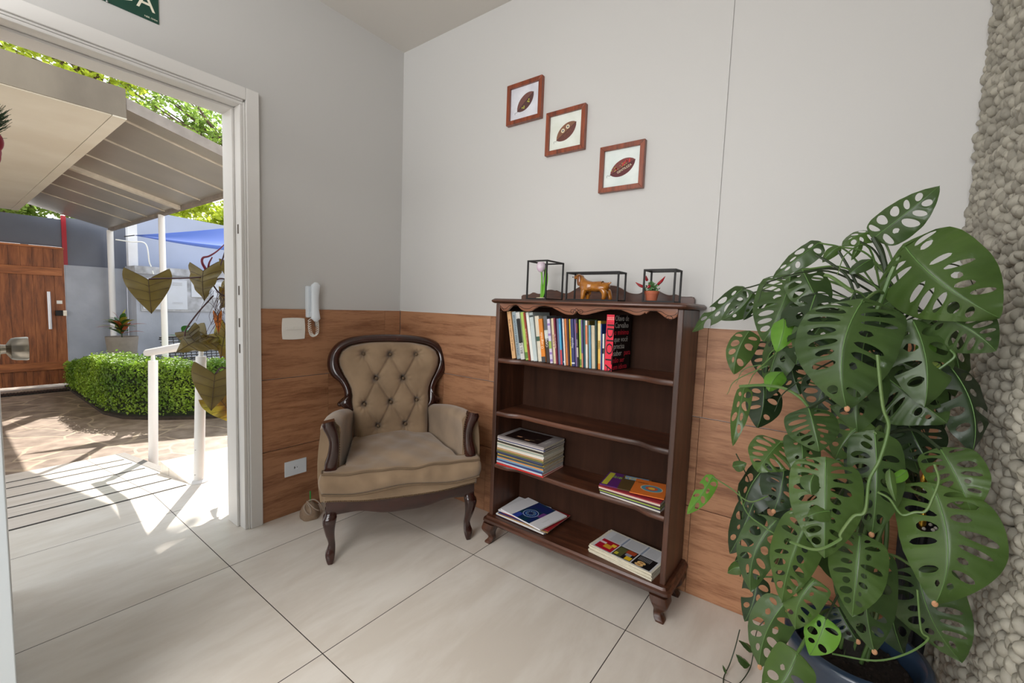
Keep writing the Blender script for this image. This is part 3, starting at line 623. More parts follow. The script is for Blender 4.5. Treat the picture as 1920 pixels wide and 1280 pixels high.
# legs: front scroll legs splay on the diagonal
def sleg(cx, cy, sx, sy, h=.1075):
    stn = [(1.0, .0, .034), (.86, .004, .034), (.72, .010, .032), (.58, .010, .026), (.44, .004, .019), (.30, -.003, .015), (.18, .0, .016), (.08, .009, .018), (0.003, .012, .016)]
    q = resample(spline([Vector(a) for a in stn], 4), 26); rings = []
    for p in q:
        off, w_ = p.y, p.z; rings.append([(cx+sx*off+a*w_, cy+sy*off+b*w_, p.x*h+.0003) for a, b in ((-.8, -1), (.8, -1), (1, -.8), (1, .8), (.8, 1), (-.8, 1), (-1, .8), (-1, -.8))])
    m_ = MB(); m_.loft(rings); m_.build('leg', BWZ, bc, smooth=True, ang=45)
sleg(1.045, -.245, -.9, -.6); sleg(1.893, -.245, .9, -.6); sleg(1.045, -.055, -.9, .2); sleg(1.893, -.055, .9, .2)
# ------------------------------------------------------------------ books on the top shelf
OB = 1920/290
def bx(cx, cy): return on_y(930+cx/OB, 570+cy/OB, -.214)
pap = mat('page_edges', (226, 218, 198), .8, var=.08, vscale=200, stretch=(1, 1, .05))
BK = [  # bottom x0, x1, top x0, top y, colour, colour word, text, text colour
 (200, 245, 135, 95, (216, 170, 120), 'tan', 'Manual do Conselho da Vida', (90, 40, 20)),
 (252, 300, 184, 98, (150, 164, 168), 'grey-blue', 'SIMPATIA PARA CONQUISTAR', (40, 60, 90)),
 (305, 353, 238, 105, (206, 204, 198), 'black and white', 'BILL SANGUE E MEIO', (20, 20, 20)),
 (356, 402, 285, 103, (168, 196, 92), 'lime green', '', 0),
 (404, 426, 326, 105, (150, 56, 34), 'rust red', 'HISTÓRIA DO BRASIL', (230, 190, 150)),
 (428, 463, 358, 105, (226, 226, 218), 'white', '', 0),
 (465, 512, 405, 105, (188, 198, 196), 'pale grey', '', 0),
 (515, 568, 465, 150, (214, 204, 184), 'cream', '', 0),
 (570, 620, 524, 186, (216, 128, 38), 'orange', 'O segredo', (245, 230, 200)),
 (622, 668, 576, 152, (92, 96, 100), 'dark grey', 'CAMPING', (230, 230, 225)),
 (672, 706, 626, 186, (206, 196, 214), 'white and violet patterned', '', 0),
 (708, 746, 670, 178, (216, 198, 160), 'beige', 'A VIAGEM', (150, 70, 40)),
 (748, 771, 708, 174, (122, 36, 58), 'maroon', 'PRESENÇA DO TEU', (230, 200, 190)),
 (773, 801, 741, 182, (96, 104, 136), 'slate blue', '', 0),
 (803, 828, 768, 178, (60, 140, 180), 'sky blue', '', 0),
 (830, 850, 800, 176, (58, 66, 104), 'navy', '', 0),
 (852, 868, 818, 184, (228, 224, 214), 'thin white', '', 0),
 (870, 892, 838, 182, (208, 120, 62), 'burnt orange', '', 0),
 (894, 915, 870, 182, (70, 44, 46), 'dark brown', '', 0),
 (917, 943, 888, 185, (222, 184, 34), 'bright yellow', 'A FORÇA', (40, 40, 30)),
 (945, 985, 918, 186, (52, 58, 106), 'thick navy', 'Negociar', (225, 225, 235)),
 (987, 1006, 960, 186, (120, 96, 146), 'violet', '', 0),
 (1008, 1031, 982, 178, (44, 40, 44), 'black', 'INFERNO', (220, 210, 200)),
 (1033, 1067, 1015, 190, (160, 190, 70), 'leaf green', '', 0),
 (1069, 1090, 1050, 196, (98, 82, 130), 'purple', '', 0),
 (1092, 1114, 1076, 198, (44, 92, 100), 'teal', '', 0),
 (1117, 1142, 1104, 204, (228, 214, 200), 'thin white and orange', '', 0),
 (1144, 1160, 1128, 206, (122, 104, 44), 'olive', '', 0),
 (1162, 1185, 1148, 262, (96, 150, 180), 'short light blue', '', 0),
 (1187, 1230, 1170, 265, (204, 188, 160), 'short thick beige', '', 0),
 (1232, 1254, 1224, 202, (40, 64, 60), 'dark green', '', 0),
 (1260, 1300, 1250, 208, (226, 184, 84), 'golden yellow', 'TERRA', (60, 50, 30)),
 (1303, 1318, 1300, 246, (40, 70, 140), 'short royal blue', '', 0),
 (1320, 1341, 1313, 370, (230, 228, 220), 'smallest white', '', 0),
]
bc_boost = {0: (0, 0)}
plean = 9
for i, (a, b, c, d, rgb, word, tx, tcol) in enumerate(BK):
    p0 = bx(a, 690); p1 = bx(b, 690); pt_ = bx(c, d); wdt = max(.0035, (p1.x-p0.x)-.0008); h = pt_.z-.9455; lean = math.atan2(p0.x-pt_.x, h)
    h = h/max(.9, math.cos(lean))
    side = 'leaning ' if lean > .06 else ''
    pos = BK[i-1][5] if i else None
    lab = '%s book %son the top shelf, %s' % (word, side, ('first at the left end of the row' if i == 0 else 'right of the %s one' % pos))
    lean = max(0, min(lean, plean)); plean = lean; xb = p0.x+wdt/2; yb = -.214+[0, .006, .003, .009][i % 4]; dep = min(.165, .13+.01*(i % 4)); lean = max(0, lean)
    t = thing('book', (xb, yb+dep/2, .9455), lab, 'book', 'books in a row on the top shelf')
    zoff = math.sin(lean)*wdt/2
    T = Matrix.Translation((xb, yb, .9457+zoff)) @ Matrix.Rotation(-lean, 4, 'Y')
    cm = mat('book_%d' % i, rgb, .45, var=.06, vscale=30)
    e = min(.0012, wdt/5)
    m_ = MB(); m_.box(-wdt/2, wdt/2, 0, e, 0, h, T); m_.box(-wdt/2, -wdt/2+e, e, dep, 0, h, T); m_.box(wdt/2-e, wdt/2, e, dep, 0, h, T); m_.build('cover', cm, t)
    MB().box(-wdt/2+e, wdt/2-e, e, dep-.003, .002, h-.002, T).build('pages', pap, t)
    m_ = MB()
    def band(z0, z1, rgb2, nm='spine_band'):
        MB().box(-wdt/2+.0001, wdt/2-.0001, -.0004, .0, h*z0, h*z1, T).build(nm, mat('band_%d_%d_%d' % rgb2, rgb2, .45), t)
    if i == 2: band(.35, .86, (26, 24, 24))
    if i == 6: band(.9, .94, (60, 70, 70))
    if i == 7: band(.45, .55, (60, 90, 70))
    if i == 8: band(0, .13, (60, 62, 66))
    if i == 9: band(0, .48, (58, 46, 42)); band(.52, .7, (196, 204, 196))
    if i == 10:
        for z in (.04, .2, .62, .85): band(z, z+.05, (150, 120, 180))
        band(.33, .5, (150, 176, 80))
    if i == 14: band(0, .32, (190, 60, 70)); band(.32, .88, (70, 160, 200))
    if i == 22: band(.2, .4, (180, 170, 160)); band(.7, .9, (120, 60, 60))
    if i == 24: band(0, .3, (196, 130, 100))
    if i == 26: band(.5, .9, (220, 130, 90))
    if i == 31: band(.0, .12, (214, 120, 30)); band(.6, .95, (230, 210, 150))
    if i == 32: pass
    if i == 33: band(.45, .6, (40, 40, 40))
    if i in (3, 23): band(.03, .16, (90, 130, 50))
    if i in (15, 20): band(.05, .08, (220, 220, 230))
    if tx:
        sz = min(wdt*.85, h*.85/(len(tx)*.56))
        text(tx, sz, T @ frame4((0, -.0009, h*.5), (0, 0, 1), (-1, 0, 0)), mat('ink_%d' % i, tcol, .5), t, 'spine_title', .0001)
# the big red and black paperback at the end of the row
p0 = bx(1343, 760); p1 = bx(1440, 760); W_ = p1.x-p0.x; h = .235; d_ = .155
t = thing('book', (p0.x+W_/2, -.14, .9455), 'thick paperback with red spine and black cover, last at the right end of the row', 'book', 'books in a row on the top shelf')
T = Matrix.Translation((p0.x+.0005, -.214, .9457)) @ Matrix.Rotation(math.radians(-5), 4, 'Z')
RB = mat('cover_red', (222, 42, 66), .4); BB = mat('cover_black', (22, 18, 20), .4)
m_ = MB(); m_.box(0, .001, .001, d_, 0, h, T); m_.box(W_-.001, W_, .001, d_, 0, h, T); m_.build('cover', BB, t)
MB().box(0, W_, 0, .001, 0, h, T).build('spine', RB, t); MB().box(.001, W_-.001, .001, d_-.003, .002, h-.002, T).build('pages', pap, t)
text('IDIOTA', W_*1.30, T @ frame4((W_/2, -.0004, h*.39), (0, 0, -1), (1, 0, 0)), BB, t, 'spine_title', .0001, sx=1.42)
text('OLAVO DE', .0065, T @ frame4((W_/2, -.0004, h*.945), (1, 0, 0), (0, 0, 1)), CREAM, t, 'spine_author', .0001)
text('CARVALHO', .0065, T @ frame4((W_/2, -.0004, h*.915), (1, 0, 0), (0, 0, 1)), CREAM, t, 'spine_author', .0001)
m_ = MB()
for q in range(6): m_.box(.004, W_-.004, -.0003, 0, h*(.86-.018*q), h*(.865-.018*q), T)
m_.build('spine_lines', mat('dull_red', (150, 30, 44), .5), t)
GY = mat('cover_grey_text', (190, 186, 180), .5)
ls = [(('Olavo de', GY),), (('Carvalho', GY),), (('o mínimo', RB),), (('que você', GY),), (('precisa', GY),), (('saber ', GY), ('para', RB)), (('não ser', RB),), (('um idiota', RB),)]
for q, parts in enumerate(ls):
    x = .006
    for s, mm in parts:
        n = text(s, .0335, T @ frame4((W_+.0004, x, h*(.935-.125*q)), (0, 1, 0), (0, 0, 1)), mm, t, 'cover_title', .0001, 'LEFT', sx=1.0); x += .0158*len(s)
# ------------------------------------------------------------------ magazines
MC = [((40, 30, 26), 'black'), ((190, 180, 176), 'grey'), ((60, 66, 110), 'indigo'), ((222, 216, 204), 'white'), ((58, 52, 44), 'charcoal'), ((206, 198, 180), 'cream'), ((150, 164, 150), 'sage'), ((214, 208, 196), 'ivory'), ((224, 222, 214), 'pale'), ((190, 150, 110), 'tan'), ((120, 118, 60), 'olive'), ((70, 76, 96), 'slate'), ((46, 54, 80), 'navy'), ((190, 160, 70), 'mustard'), ((66, 80, 90), 'steel blue'), ((222, 150, 80), 'orange'), ((120, 150, 170), 'light blue'), ((50, 66, 120), 'blue'), ((190, 196, 206), 'silver'), ((196, 44, 40), 'red')]
ORD = ['top', 'second', 'third', 'fourth', 'fifth', 'sixth', 'seventh', 'eighth', 'ninth', 'tenth', 'eleventh', 'twelfth', 'thirteenth', 'fourteenth', 'fifteenth', 'sixteenth', 'seventeenth', 'eighteenth', 'nineteenth', 'lowest']
def mag(name, label, cat, group, cx, cy, z, w_, d_, th, rz, cov, pages=None, curl=0, edge=None, cover_fn=None, page_m=None):
    """a magazine lying flat: covers, page block; curl lifts its left end"""
    t = thing(name, (cx, cy, z), label, cat, group); R = Matrix.Translation((cx, cy, z)) @ Matrix.Rotation(math.radians(rz), 4, 'Z')
    def lift(x, y): u = max(0, -x/w_-.2); v = max(0, y/d_-.0); return curl*(u*u*1.6+max(0, y/d_)*.35*0)
    def slab(z0, z1, ins, mm, nm, n=14):
        m_ = MB(); rings = []
        for i in range(n+1):
            x = -w_/2+ins+(w_-2*ins)*i/n; l = lift(x, 0); rings.append([R @ Vector((x, yy, zz+l)) for yy, zz in ((-d_/2+ins, z0), (d_/2-ins, z0), (d_/2-ins, z1), (-d_/2+ins, z1))])
        m_.loft(rings); return m_.build(nm, mm, t)
    e = min(.0006, th*.2)
    slab(0, e, 0, cov, 'back_cover'); slab(e, th-e, .001, page_m or pap, 'pages'); slab(th-e, th, 0, cov, 'front_cover')
    if name != 'newspaper':
        m_ = MB(); m_.loft([[R @ Vector((-w_/2+w_*i/14, yy, zz+lift(-w_/2+w_*i/14, 0))) for yy, zz in ((-d_/2-.0004, e), (-d_/2+.001, e), (-d_/2+.001, th-e), (-d_/2-.0004, th-e))] for i in range(15)]); m_.build('spine', cov, t)
    if cover_fn: cover_fn(t, R, w_, d_, th, lift)
    return t
def patch(t, R, lift, x0, x1, y0, y1, z, rgb, nm='printed_panel', rough=.35, mm=None):
    m_ = MB(); n = 10
    m_.grid(lambda u, v: R @ Vector((x0+(x1-x0)*u, y0+(y1-y0)*v, z+.00025+lift(x0+(x1-x0)*u, 0))), n, 2)
    return m_.build(nm, mm or mat('print_%d_%d_%d' % rgb, rgb, rough), t)
# tall stack, third shelf left
rd = random.Random(5); z = .4155; n = 20; ths = [rd.uniform(.0052, .0088) for _ in range(n)]; 
sc_ = .143/sum(ths); ths = [a*sc_-.0002 for a in ths]
def topcover(t, R, w_, d_, th, lift):
    patch(t, R, lift, -w_/2+.025, w_/2-.05, -d_/2+.02, d_/2-.018, th, (34, 22, 20))
    for a, b, c in ((-.06, -.04, (176, 130, 100)), (.0, -.06, (160, 120, 90)), (.04, -.02, (70, 60, 48)), (.02, -.05, (90, 76, 60))): patch(t, R, lift, a, a+.028, b, b+.014, th+.0002, c)
    text('LINDE', .022, R @ frame4((w_/2-.026, -.02, th+.0004), (0, 1, 0), (-1, 0, 0)), GY, t, 'title', .0001)
for k in range(n):
    idx = n-1-k; rgb, wd = MC[idx]; th = ths[k]
    cm = mat('mag_%s' % wd.replace(' ', '_'), rgb, .35) if idx else mat('mag_top_grey', (150, 142, 140), .35)
    lab = '%s magazine of the tall stack, %s' % (wd if idx else 'grey-bordered dark', 'lying on top' if idx == 0 else ('at the very bottom' if idx == n-1 else ORD[idx]+' from the top'))
    mag('magazine', lab, 'magazine', 'magazines in the tall stack', 1.197+rd.uniform(-.003, .003), -.148+rd.uniform(-.003, .003), z, .272, .190, th, rd.uniform(-1, 1), cm, curl=.012*(k/n)**2*1.0 if k > 10 else 0, cover_fn=topcover if idx == 0 else None)
    z += th+.0002
# right pile, third shelf
z = .4155; R2 = [((214, 208, 200), 'white', .006), ((60, 56, 80), 'dark', .005), ((150, 170, 70), 'green', .005), ((70, 40, 44), 'maroon', .006), ((214, 190, 176), 'pink-edged white', .007), ((160, 50, 60), 'red', .004)]
for k, (rgb, wd, th) in enumerate(R2):
    mag('magazine', '%s magazine in the low right-hand pile, %s' % (wd, ['at the bottom', 'second from the bottom', 'third from the bottom', 'fourth from the bottom', 'fifth from the bottom', 'under the comics'][k]), 'magazine', 'magazines in the low right pile', 1.742-.002*k, -.132, z, .262, .178, th, -3+k*.7, mat('magr_%d' % k, rgb, .4)); z += th+.0002
def comicA(t, R, w_, d_, th, lift):
    patch(t, R, lift, -w_/2+.006, -w_/2+.03, -d_/2+.01, d_/2-.01, th, (196, 190, 60)); text('GIBI', .03, R @ frame4((-.01, .03, th+.0004), (1, 0, 0), (0, 1, 0)), mat('comic_green', (150, 190, 60), .4), t, 'title', .0001)
def comicB(t, R, w_, d_, th, lift):
    patch(t, R, lift, -w_/2+.01, w_/2-.01, d_/2-.045, d_/2-.006, th, (120, 160, 200)); text('VERÃO', .034, R @ frame4((0, d_/2-.03, th+.0006), (1, 0, 0), (0, 1, 0)), mat('comic_yellow', (226, 204, 90), .4), t, 'title', .0001)
def comicC(t, R, w_, d_, th, lift):
    for r_, c, zz in ((.036, (222, 206, 170), 0), (.033, (90, 150, 170), .0002), (.02, (214, 90, 60), .0004), (.011, (240, 200, 70), .0006)):
        m_ = MB(); m_.add([R @ Vector((.008+math.cos(a)*r_*1.25+(.02 if zz > .0003 else 0)*0, -.002+math.sin(a)*r_, th+.0004+zz)) for a in [q*math.pi/12 for q in range(24)]], [tuple(range(24))]); m_.build('printed_disc', mat('disc_%d_%d_%d' % c, c, .4), t)
    text('7 histórias', .013, R @ frame4((-.038, .043, th+.0004), (1, 0, 0), (0, 1, 0)), BB, t, 'title', .0001)
COV = [('comic_book', 'violet comic with green title lying left on the low magazine pile', (92, 40, 110), 1.650, -.120, .125, .165, 8, comicA, 0), ('comic_book', 'blue and yellow comic in the middle of the low magazine pile', (90, 70, 40), 1.722, -.118, .12, .165, 12, comicB, .0035), ('comic_book', 'orange comic with a round picture on top of the low pile', (226, 120, 48), 1.790, -.128, .135, .160, 10, comicC, .0072)]
for nm, lab, rgb, cx, cy, w_, d_, rz, fn, dz in COV: mag(nm, lab, 'comic book', 'comics on the low right pile', cx, cy, z+dz+.0003, w_, d_, .0032, rz, mat('comic_%d' % rgb[0], rgb, .35), cover_fn=fn)
# bottom left magazines
z = .1462; L2 = [((40, 44, 80), 'navy', .004, 1.212, -.136, .290, .205, -1), ((222, 220, 214), 'white', .007, 1.212, -.140, .290, .205, -2), ((170, 130, 80), 'brown patterned', .004, 1.222, -.138, .29, .2, 1), ((50, 56, 110), 'indigo', .004, 1.215, -.134, .28, .2, 2), ((150, 30, 36), 'red-edged', .004, 1.235, -.132, .28, .2, -1), ((214, 212, 214), 'plain white', .006, 1.17, -.135, .20, .19, 2)]
for k, (rgb, wd, th, cx, cy, w_, d_, rz) in enumerate(L2):
    mag('magazine', '%s magazine on the bottom shelf, %s' % (wd, ['lowest of the pile', 'second from below', 'third from below', 'fourth from below', 'fifth from below', 'tucked under the watch cover'][k]), 'magazine', 'magazines at the bottom left', cx, cy, z, w_, d_, th, rz, mat('magl_%d' % k, rgb, .4)); z += th+.0003
def watch(t, R, w_, d_, th, lift):
    patch(t, R, lift, -.055, .062, -d_/2+.001, d_/2-.001, th, (22, 34, 84), mm=mat('watch_print', (24, 36, 96), .3, rgb2=(10, 60, 66), vscale=18))
    patch(t, R, lift, -.052, -.02, -d_/2+.002, -d_/2+.05, th+.0002, (50, 70, 160)); patch(t, R, lift, .04, .062, -.02, .03, th+.0002, (110, 60, 130))
    for r_, c, zz in ((.040, (150, 170, 200), 0), (.036, (24, 44, 110), .0002), (.027, (90, 150, 200), .0004), (.024, (20, 40, 90), .0006)):
        m_ = MB(); m_.add([R @ Vector((.0+math.cos(a)*r_, -.02+math.sin(a)*r_, th+.0005+zz)) for a in [q*math.pi/14 for q in range(28)]], [tuple(range(28))]); m_.build('printed_dial', mat('dial_%d_%d_%d' % c, c, .3), t)
    m_ = MB()
    for q in range(12):
        a = q*math.pi/6; m_.add([R @ Vector((math.cos(a+e_)*r_, -.02+math.sin(a+e_)*r_, th+.0014)) for r_, e_ in ((.012, -.05), (.023, -.05), (.023, .05), (.012, .05))], [(0, 1, 2, 3)])
    m_.build('printed_hands', mat('dial_light', (190, 220, 240), .3), t)
    text('Catálogo 2019', .009, R @ frame4((w_/2-.035, -.02, th+.0004), (0, 1, 0), (-1, 0, 0)), GY, t, 'title', .0001)
mag('magazine', 'white catalogue with a blue wristwatch on its cover, on the bottom shelf', 'magazine', None, 1.232, -.150, z, .265, .2, .006, -9, mat('cat_white', (226, 224, 226), .3), cover_fn=watch)
# newspapers bottom right
NP = mat('newsprint', (216, 208, 188), .85, var=.05, vscale=60)
z = .1462
for k in range(5):
    th = (.007, .006, .006, .005, .004)[k]
    def front(t, R, w_, d_, th, lift):
        patch(t, R, lift, -w_/2+.012, w_/2-.008, -d_/2+.004, d_/2-.008, th, (206, 206, 208))
        y0_ = -d_/2+.008
        patch(t, R, lift, -w_/2+.02, -.045, y0_, y0_+.082, th+.0003, (176, 20, 44)); patch(t, R, lift, -.040, .045, y0_, y0_+.082, th+.0003, (26, 24, 26)); patch(t, R, lift, .050, w_/2-.014, y0_, y0_+.082, th+.0003, (24, 22, 22))
        for a, b, c, d, rg in ((-.095, -.06, .02, .05, (214, 160, 50)), (-.125, -.095, .045, .06, (230, 200, 200)), (-.07, -.05, .045, .068, (240, 200, 60)), (.015, .042, .003, .03, (232, 190, 40)), (.0, .04, .05, .078, (170, 70, 40)), (.005, .03, .03, .05, (150, 150, 160)), (-.035, -.02, .01, .03, (200, 190, 60))): patch(t, R, lift, a, b, y0_+c, y0_+d, th+.0006, rg)
        for q in range(7): patch(t, R, lift, -.034+q*.005, -.0325+q*.005, y0_+.006, y0_+.075, th+.0005, (160, 160, 90))
        for q in range(9): patch(t, R, lift, .058+q*.006, .0605+q*.006, y0_+.045, y0_+.075, th+.0005, (150, 150, 150))
        for u, v in ((.083, .028), (.079, .012)):
            m_ = MB(); m_.add([R @ Vector((u+math.cos(a)*.018, y0_+v+math.sin(a)*.011, th+.0010+(0.0002 if v > .02 else 0))) for a in [q*math.pi/8 for q in range(16)]], [tuple(range(16))]); m_.build('printed_bread', mat('bread_print', (226, 184, 120), .5), t)
            m_ = MB(); m_.add([R @ Vector((u+math.cos(a)*.008, y0_+v+math.sin(a)*.004, th+.0014)) for a in [q*math.pi/8 for q in range(16)]], [tuple(range(16))]); m_.build('printed_bread', mat('bread_print_dark', (170, 116, 66), .5), t)
        for (xa, xb) in ((-.105, -.055), (-.03, .04), (.062, .115)):
            for q in range(16): patch(t, R, lift, xa, xb, .008+q*.0048, .0092+q*.0048, th+.0003, (150, 148, 150))
        for xa in (-.045, .048): patch(t, R, lift, xa, xa+.008, .0, .082, th+.0004, (136, 146, 164))
    mag('newspaper', 'folded newspaper on the bottom shelf, %s' % ['lowest of the pile', 'second from below', 'third from below', 'just under the top one', 'on top, with red and black food adverts'][k], 'newspaper', 'newspapers at the bottom right', 1.728-.004*(k % 2), -.153+.001*k, z, .288, .182, th, (-6, -4, -7, -5, -7)[k], NP, cover_fn=front if k == 4 else None, page_m=NP, curl=.006 if k > 2 else 0)
    z += th+.0006
# ------------------------------------------------------------------ ornaments on top
BI = mat('black_iron', (34, 32, 32), .55, .4)
def cage(x0, x1, y0_, y1_, z0, z1, label):
    t = thing('wire_box_frame', ((x0+x1)/2, (y0_+y1_)/2, z0), label, 'display frame', 'black wire display frames'); r = .0034
    m_ = MB()
    for x in (x0, x1):
        for y in (y0_, y1_): MB().box(x-r, x+r, y-r, y+r, z0+2*r, z1-2*r).build('upright', BI, t, bevel=.0008)
    for (zz, nm) in ((z0, 0), (z1-2*r, 1)):
        m_ = MB()
        for y in (y0_, y1_): m_.box(x0-r, x1+r, y-r, y+r, zz, zz+2*r)
        for x in (x0, x1): m_.box(x-r, x+r, y0_+r, y1_-r, zz, zz+2*r)
        m_.build('rail', BI, t, bevel=.0008)
    return t
ZT = 1.2348
cage(1.205, 1.307, -.245, -.10, ZT, 1.413, 'tall black wire frame around the white tulip')
cage(1.410, 1.646, -.240, -.165, ZT, 1.357, 'long low black wire frame around the dog figurine')
cage(1.752, 1.868, -.240, -.160, ZT, 1.362, 'small black wire frame around the chilli pepper pot')
t = thing('tulip_ornament', (1.25, -.19, ZT), 'white and lilac wooden tulip with green leaf on a cream disc base', 'ornament')
m_ = MB(); m_.lathe([(.026, ZT+.0001), (.028, ZT+.005), (.022, ZT+.010), (.006, ZT+.012), (.001, ZT+.0121)], (1.245, -.185, 0), 24); m_.build('base', CRM, t, smooth=True)
GL = mat('painted_green', (96, 160, 30), .35)
m_ = MB(); m_.tube(spline([(1.245, -.185, ZT+.008), (1.246, -.185, 1.30), (1.243, -.185, 1.35), (1.238, -.185, 1.372)], 4), [.0055]*5+[.0042]*8, 10); m_.build('stem', GL, t, smooth=True)
m_ = MB(); rings = []
for i in range(14):
    u = i/13; c = Vector((1.250+.018*math.sin(u*2.2), -.185, ZT+.012+u*.142)); w_ = .0115*math.sin(math.pi*min(1, .12+u*.88))**.8+.0006
    rings.append([c+Vector((math.cos(a)*w_, math.sin(a)*w_*.35, 0)) for a in [k*math.pi/5 for k in range(10)]])
m_.loft(rings); m_.build('leaf', GL, t, smooth=True)
TW = mat('tulip_white', (240, 234, 236), .3, rgb2=(214, 180, 208), vscale=30)
m_ = MB(); m_.lathe([(.001, 1.362), (.011, 1.366), (.0195, 1.380), (.021, 1.393), (.018, 1.405), (.0125, 1.411), (.004, 1.408)], (1.237, -.185, 0), 24); m_.build('bloom', TW, t, smooth=True)
def skin_mesh(name, verts, edges, mt, parent, sub=2):
    me = bpy.data.meshes.new(name+'_c'); me.from_pydata([v[:3] for v in verts], edges, []); o = bpy.data.objects.new(name+'_c', me); COL.objects.link(o)
    o.modifiers.new('s', 'SKIN'); ss = o.modifiers.new('u', 'SUBSURF'); ss.levels = sub
    for i, v in enumerate(verts): r = v[3]; me.skin_vertices[0].data[i].radius = (r, v[4] if len(v) > 4 else r); 
    me.skin_vertices[0].data[0].use_root = True
    dg = bpy.context.evaluated_depsgraph_get(); me2 = bpy.data.meshes.new_from_object(o.evaluated_get(dg)); me2.materials.clear(); me2.materials.append(mt); me2.shade_smooth()
    bpy.data.objects.remove(o); r = bpy.data.objects.new(name, me2); COL.objects.link(r)
    if parent is not None: attach(r, parent)
    return r
DOG = mat('glazed_amber_ceramic', (176, 112, 34), .18, rgb2=(140, 82, 24), vscale=35, coat=.6)
dg_ = thing('dog_figurine', (1.53, -.203, ZT), 'glazed amber ceramic spaniel figurine facing left', 'figurine')
s_ = .001; D = lambda x, y, z, r: (1.43+x*s_, -.203+y*s_, ZT+z*s_, r*s_)
V = [D(110, 0, 64, 23), D(80, 0, 62, 25), D(52, 0, 63, 29), D(38, 0, 80, 20), D(30, 0, 96, 15), D(18, 0, 106, 15), D(4, 0, 102, 9.5), D(-5, 0, 99, 7.5),
     D(140, 0, 64, 25), D(158, 0, 74, 6), D(170, 0, 80, 3),
     D(50, -13, 46, 14), D(49, -14, 26, 11), D(48, -14, 8, 10), D(42, -14, 5, 7), D(52, 13, 46, 14), D(58, 14, 26, 11), D(57, 14, 8, 10), D(49, 14, 5, 7),
     D(142, -13, 48, 19), D(150, -14, 28, 12), D(145, -14, 10, 10), D(140, -14, 5, 7), D(146, 13, 48, 19), D(159, 14, 28, 11), D(164, 14, 10, 10), D(158, 14, 5, 7)]
E_ = [(0, 1), (1, 2), (2, 3), (3, 4), (4, 5), (5, 6), (6, 7), (0, 8), (8, 9), (9, 10), (2, 11), (11, 12), (12, 13), (13, 14), (2, 15), (15, 16), (16, 17), (17, 18), (8, 19), (19, 20), (20, 21), (21, 22), (8, 23), (23, 24), (24, 25), (25, 26)]
skin_mesh('body', V, E_, DOG, dg_)
DOG2 = mat('glazed_dark_amber', (120, 66, 22), .2, coat=.6)
for s in (-1, 1):
    m_ = MB(); m_.ball((1.43+.027, -.203+s*.0155, ZT+.088), .012, 10, (.9, .4, 2.0)); m_.build('ear', DOG2, dg_, smooth=True)
    m_ = MB(); m_.ball((1.43+.0105, -.203+s*.0105, ZT+.108), .0020, 6); m_.build('eye', BB, dg_, smooth=True)
m_ = MB(); m_.ball((1.43-.0115, -.203, ZT+.103), .0028, 8); m_.build('nose', BB, dg_, smooth=True)
cp_ = thing('chilli_pepper_pot', (1.766, -.20, ZT), 'miniature terracotta pot of artificial red chilli peppers', 'ornament')
TERR = mat('terracotta', (176, 96, 66), .7, var=.1, vscale=60)
m_ = MB(); m_.lathe([(.0185, ZT+.0002), (.0255, ZT+.034), (.028, ZT+.034), (.029, ZT+.045), (.0255, ZT+.045), (.0245, ZT+.038), (.001, ZT+.038)], (1.771, -.20, 0), 28); m_.build('pot', TERR, cp_, smooth=True, ang=30)
rd = random.Random(2); m_ = MB()
for i in range(150):
    a = rd.uniform(0, 6.28); r_ = rd.uniform(.0, .030); c = Vector((1.771+math.cos(a)*r_, -.20+math.sin(a)*r_, ZT+.042+rd.uniform(0, .038)*(1-r_*14)))
    d = Vector((rd.uniform(-1, 1), rd.uniform(-1, 1), rd.uniform(-.2, 1))).normalized()*.012; s = d.orthogonal().normalized()*.0035
    m_.add([c, c+d*.5+s, c+d, c+d*.5-s], [(0, 1, 2, 3)])
m_.build('foliage', mat('chilli_foliage', (96, 140, 84), .5, island=.4), cp_)
CHI = mat('chilli_red', (150, 12, 26), .2, coat=.4)
for a, b in (((1.745, -.21, ZT+.060), (1.712, -.225, ZT+.078)), ((1.752, -.205, ZT+.085), (1.748, -.212, ZT+.105)), ((1.772, -.225, ZT+.066), (1.762, -.235, ZT+.060)), ((1.795, -.21, ZT+.070), (1.824, -.215, ZT+.101))):
    a, b = Vector(a), Vector(b); m_ = MB(); mid = (a+b)/2+Vector((0, 0, -.003)); m_.tube(spline([a, mid, b], 5), [.003, .0048, .0056, .0058, .0058, .0056, .005, .0042, .003, .002, .0008], 8); m_.build('chilli', CHI, cp_, smooth=True)
# ------------------------------------------------------------------ big swiss cheese plant in its pot
def leafmat(name, rgb, rgb2, rough=.36, trans=.12):
    return mat(name, rgb, rough, rgb2=rgb2, vscale=9, detail=3, trans=trans, bump=.04, bscale=70)
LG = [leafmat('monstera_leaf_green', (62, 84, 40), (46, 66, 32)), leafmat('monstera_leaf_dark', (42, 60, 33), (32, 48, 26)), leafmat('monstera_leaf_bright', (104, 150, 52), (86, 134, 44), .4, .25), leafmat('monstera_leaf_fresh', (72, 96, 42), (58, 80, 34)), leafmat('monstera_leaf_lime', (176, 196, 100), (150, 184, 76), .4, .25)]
VEIN = mat('leaf_vein', (88, 122, 62), .4); BROWN = mat('dry_leaf_tip', (176, 128, 92), .7); STEM = mat('climbing_stem', (74, 104, 50), .45, rgb2=(96, 118, 66), vscale=12); STEMD = mat('dark_stem', (44, 56, 34), .5)
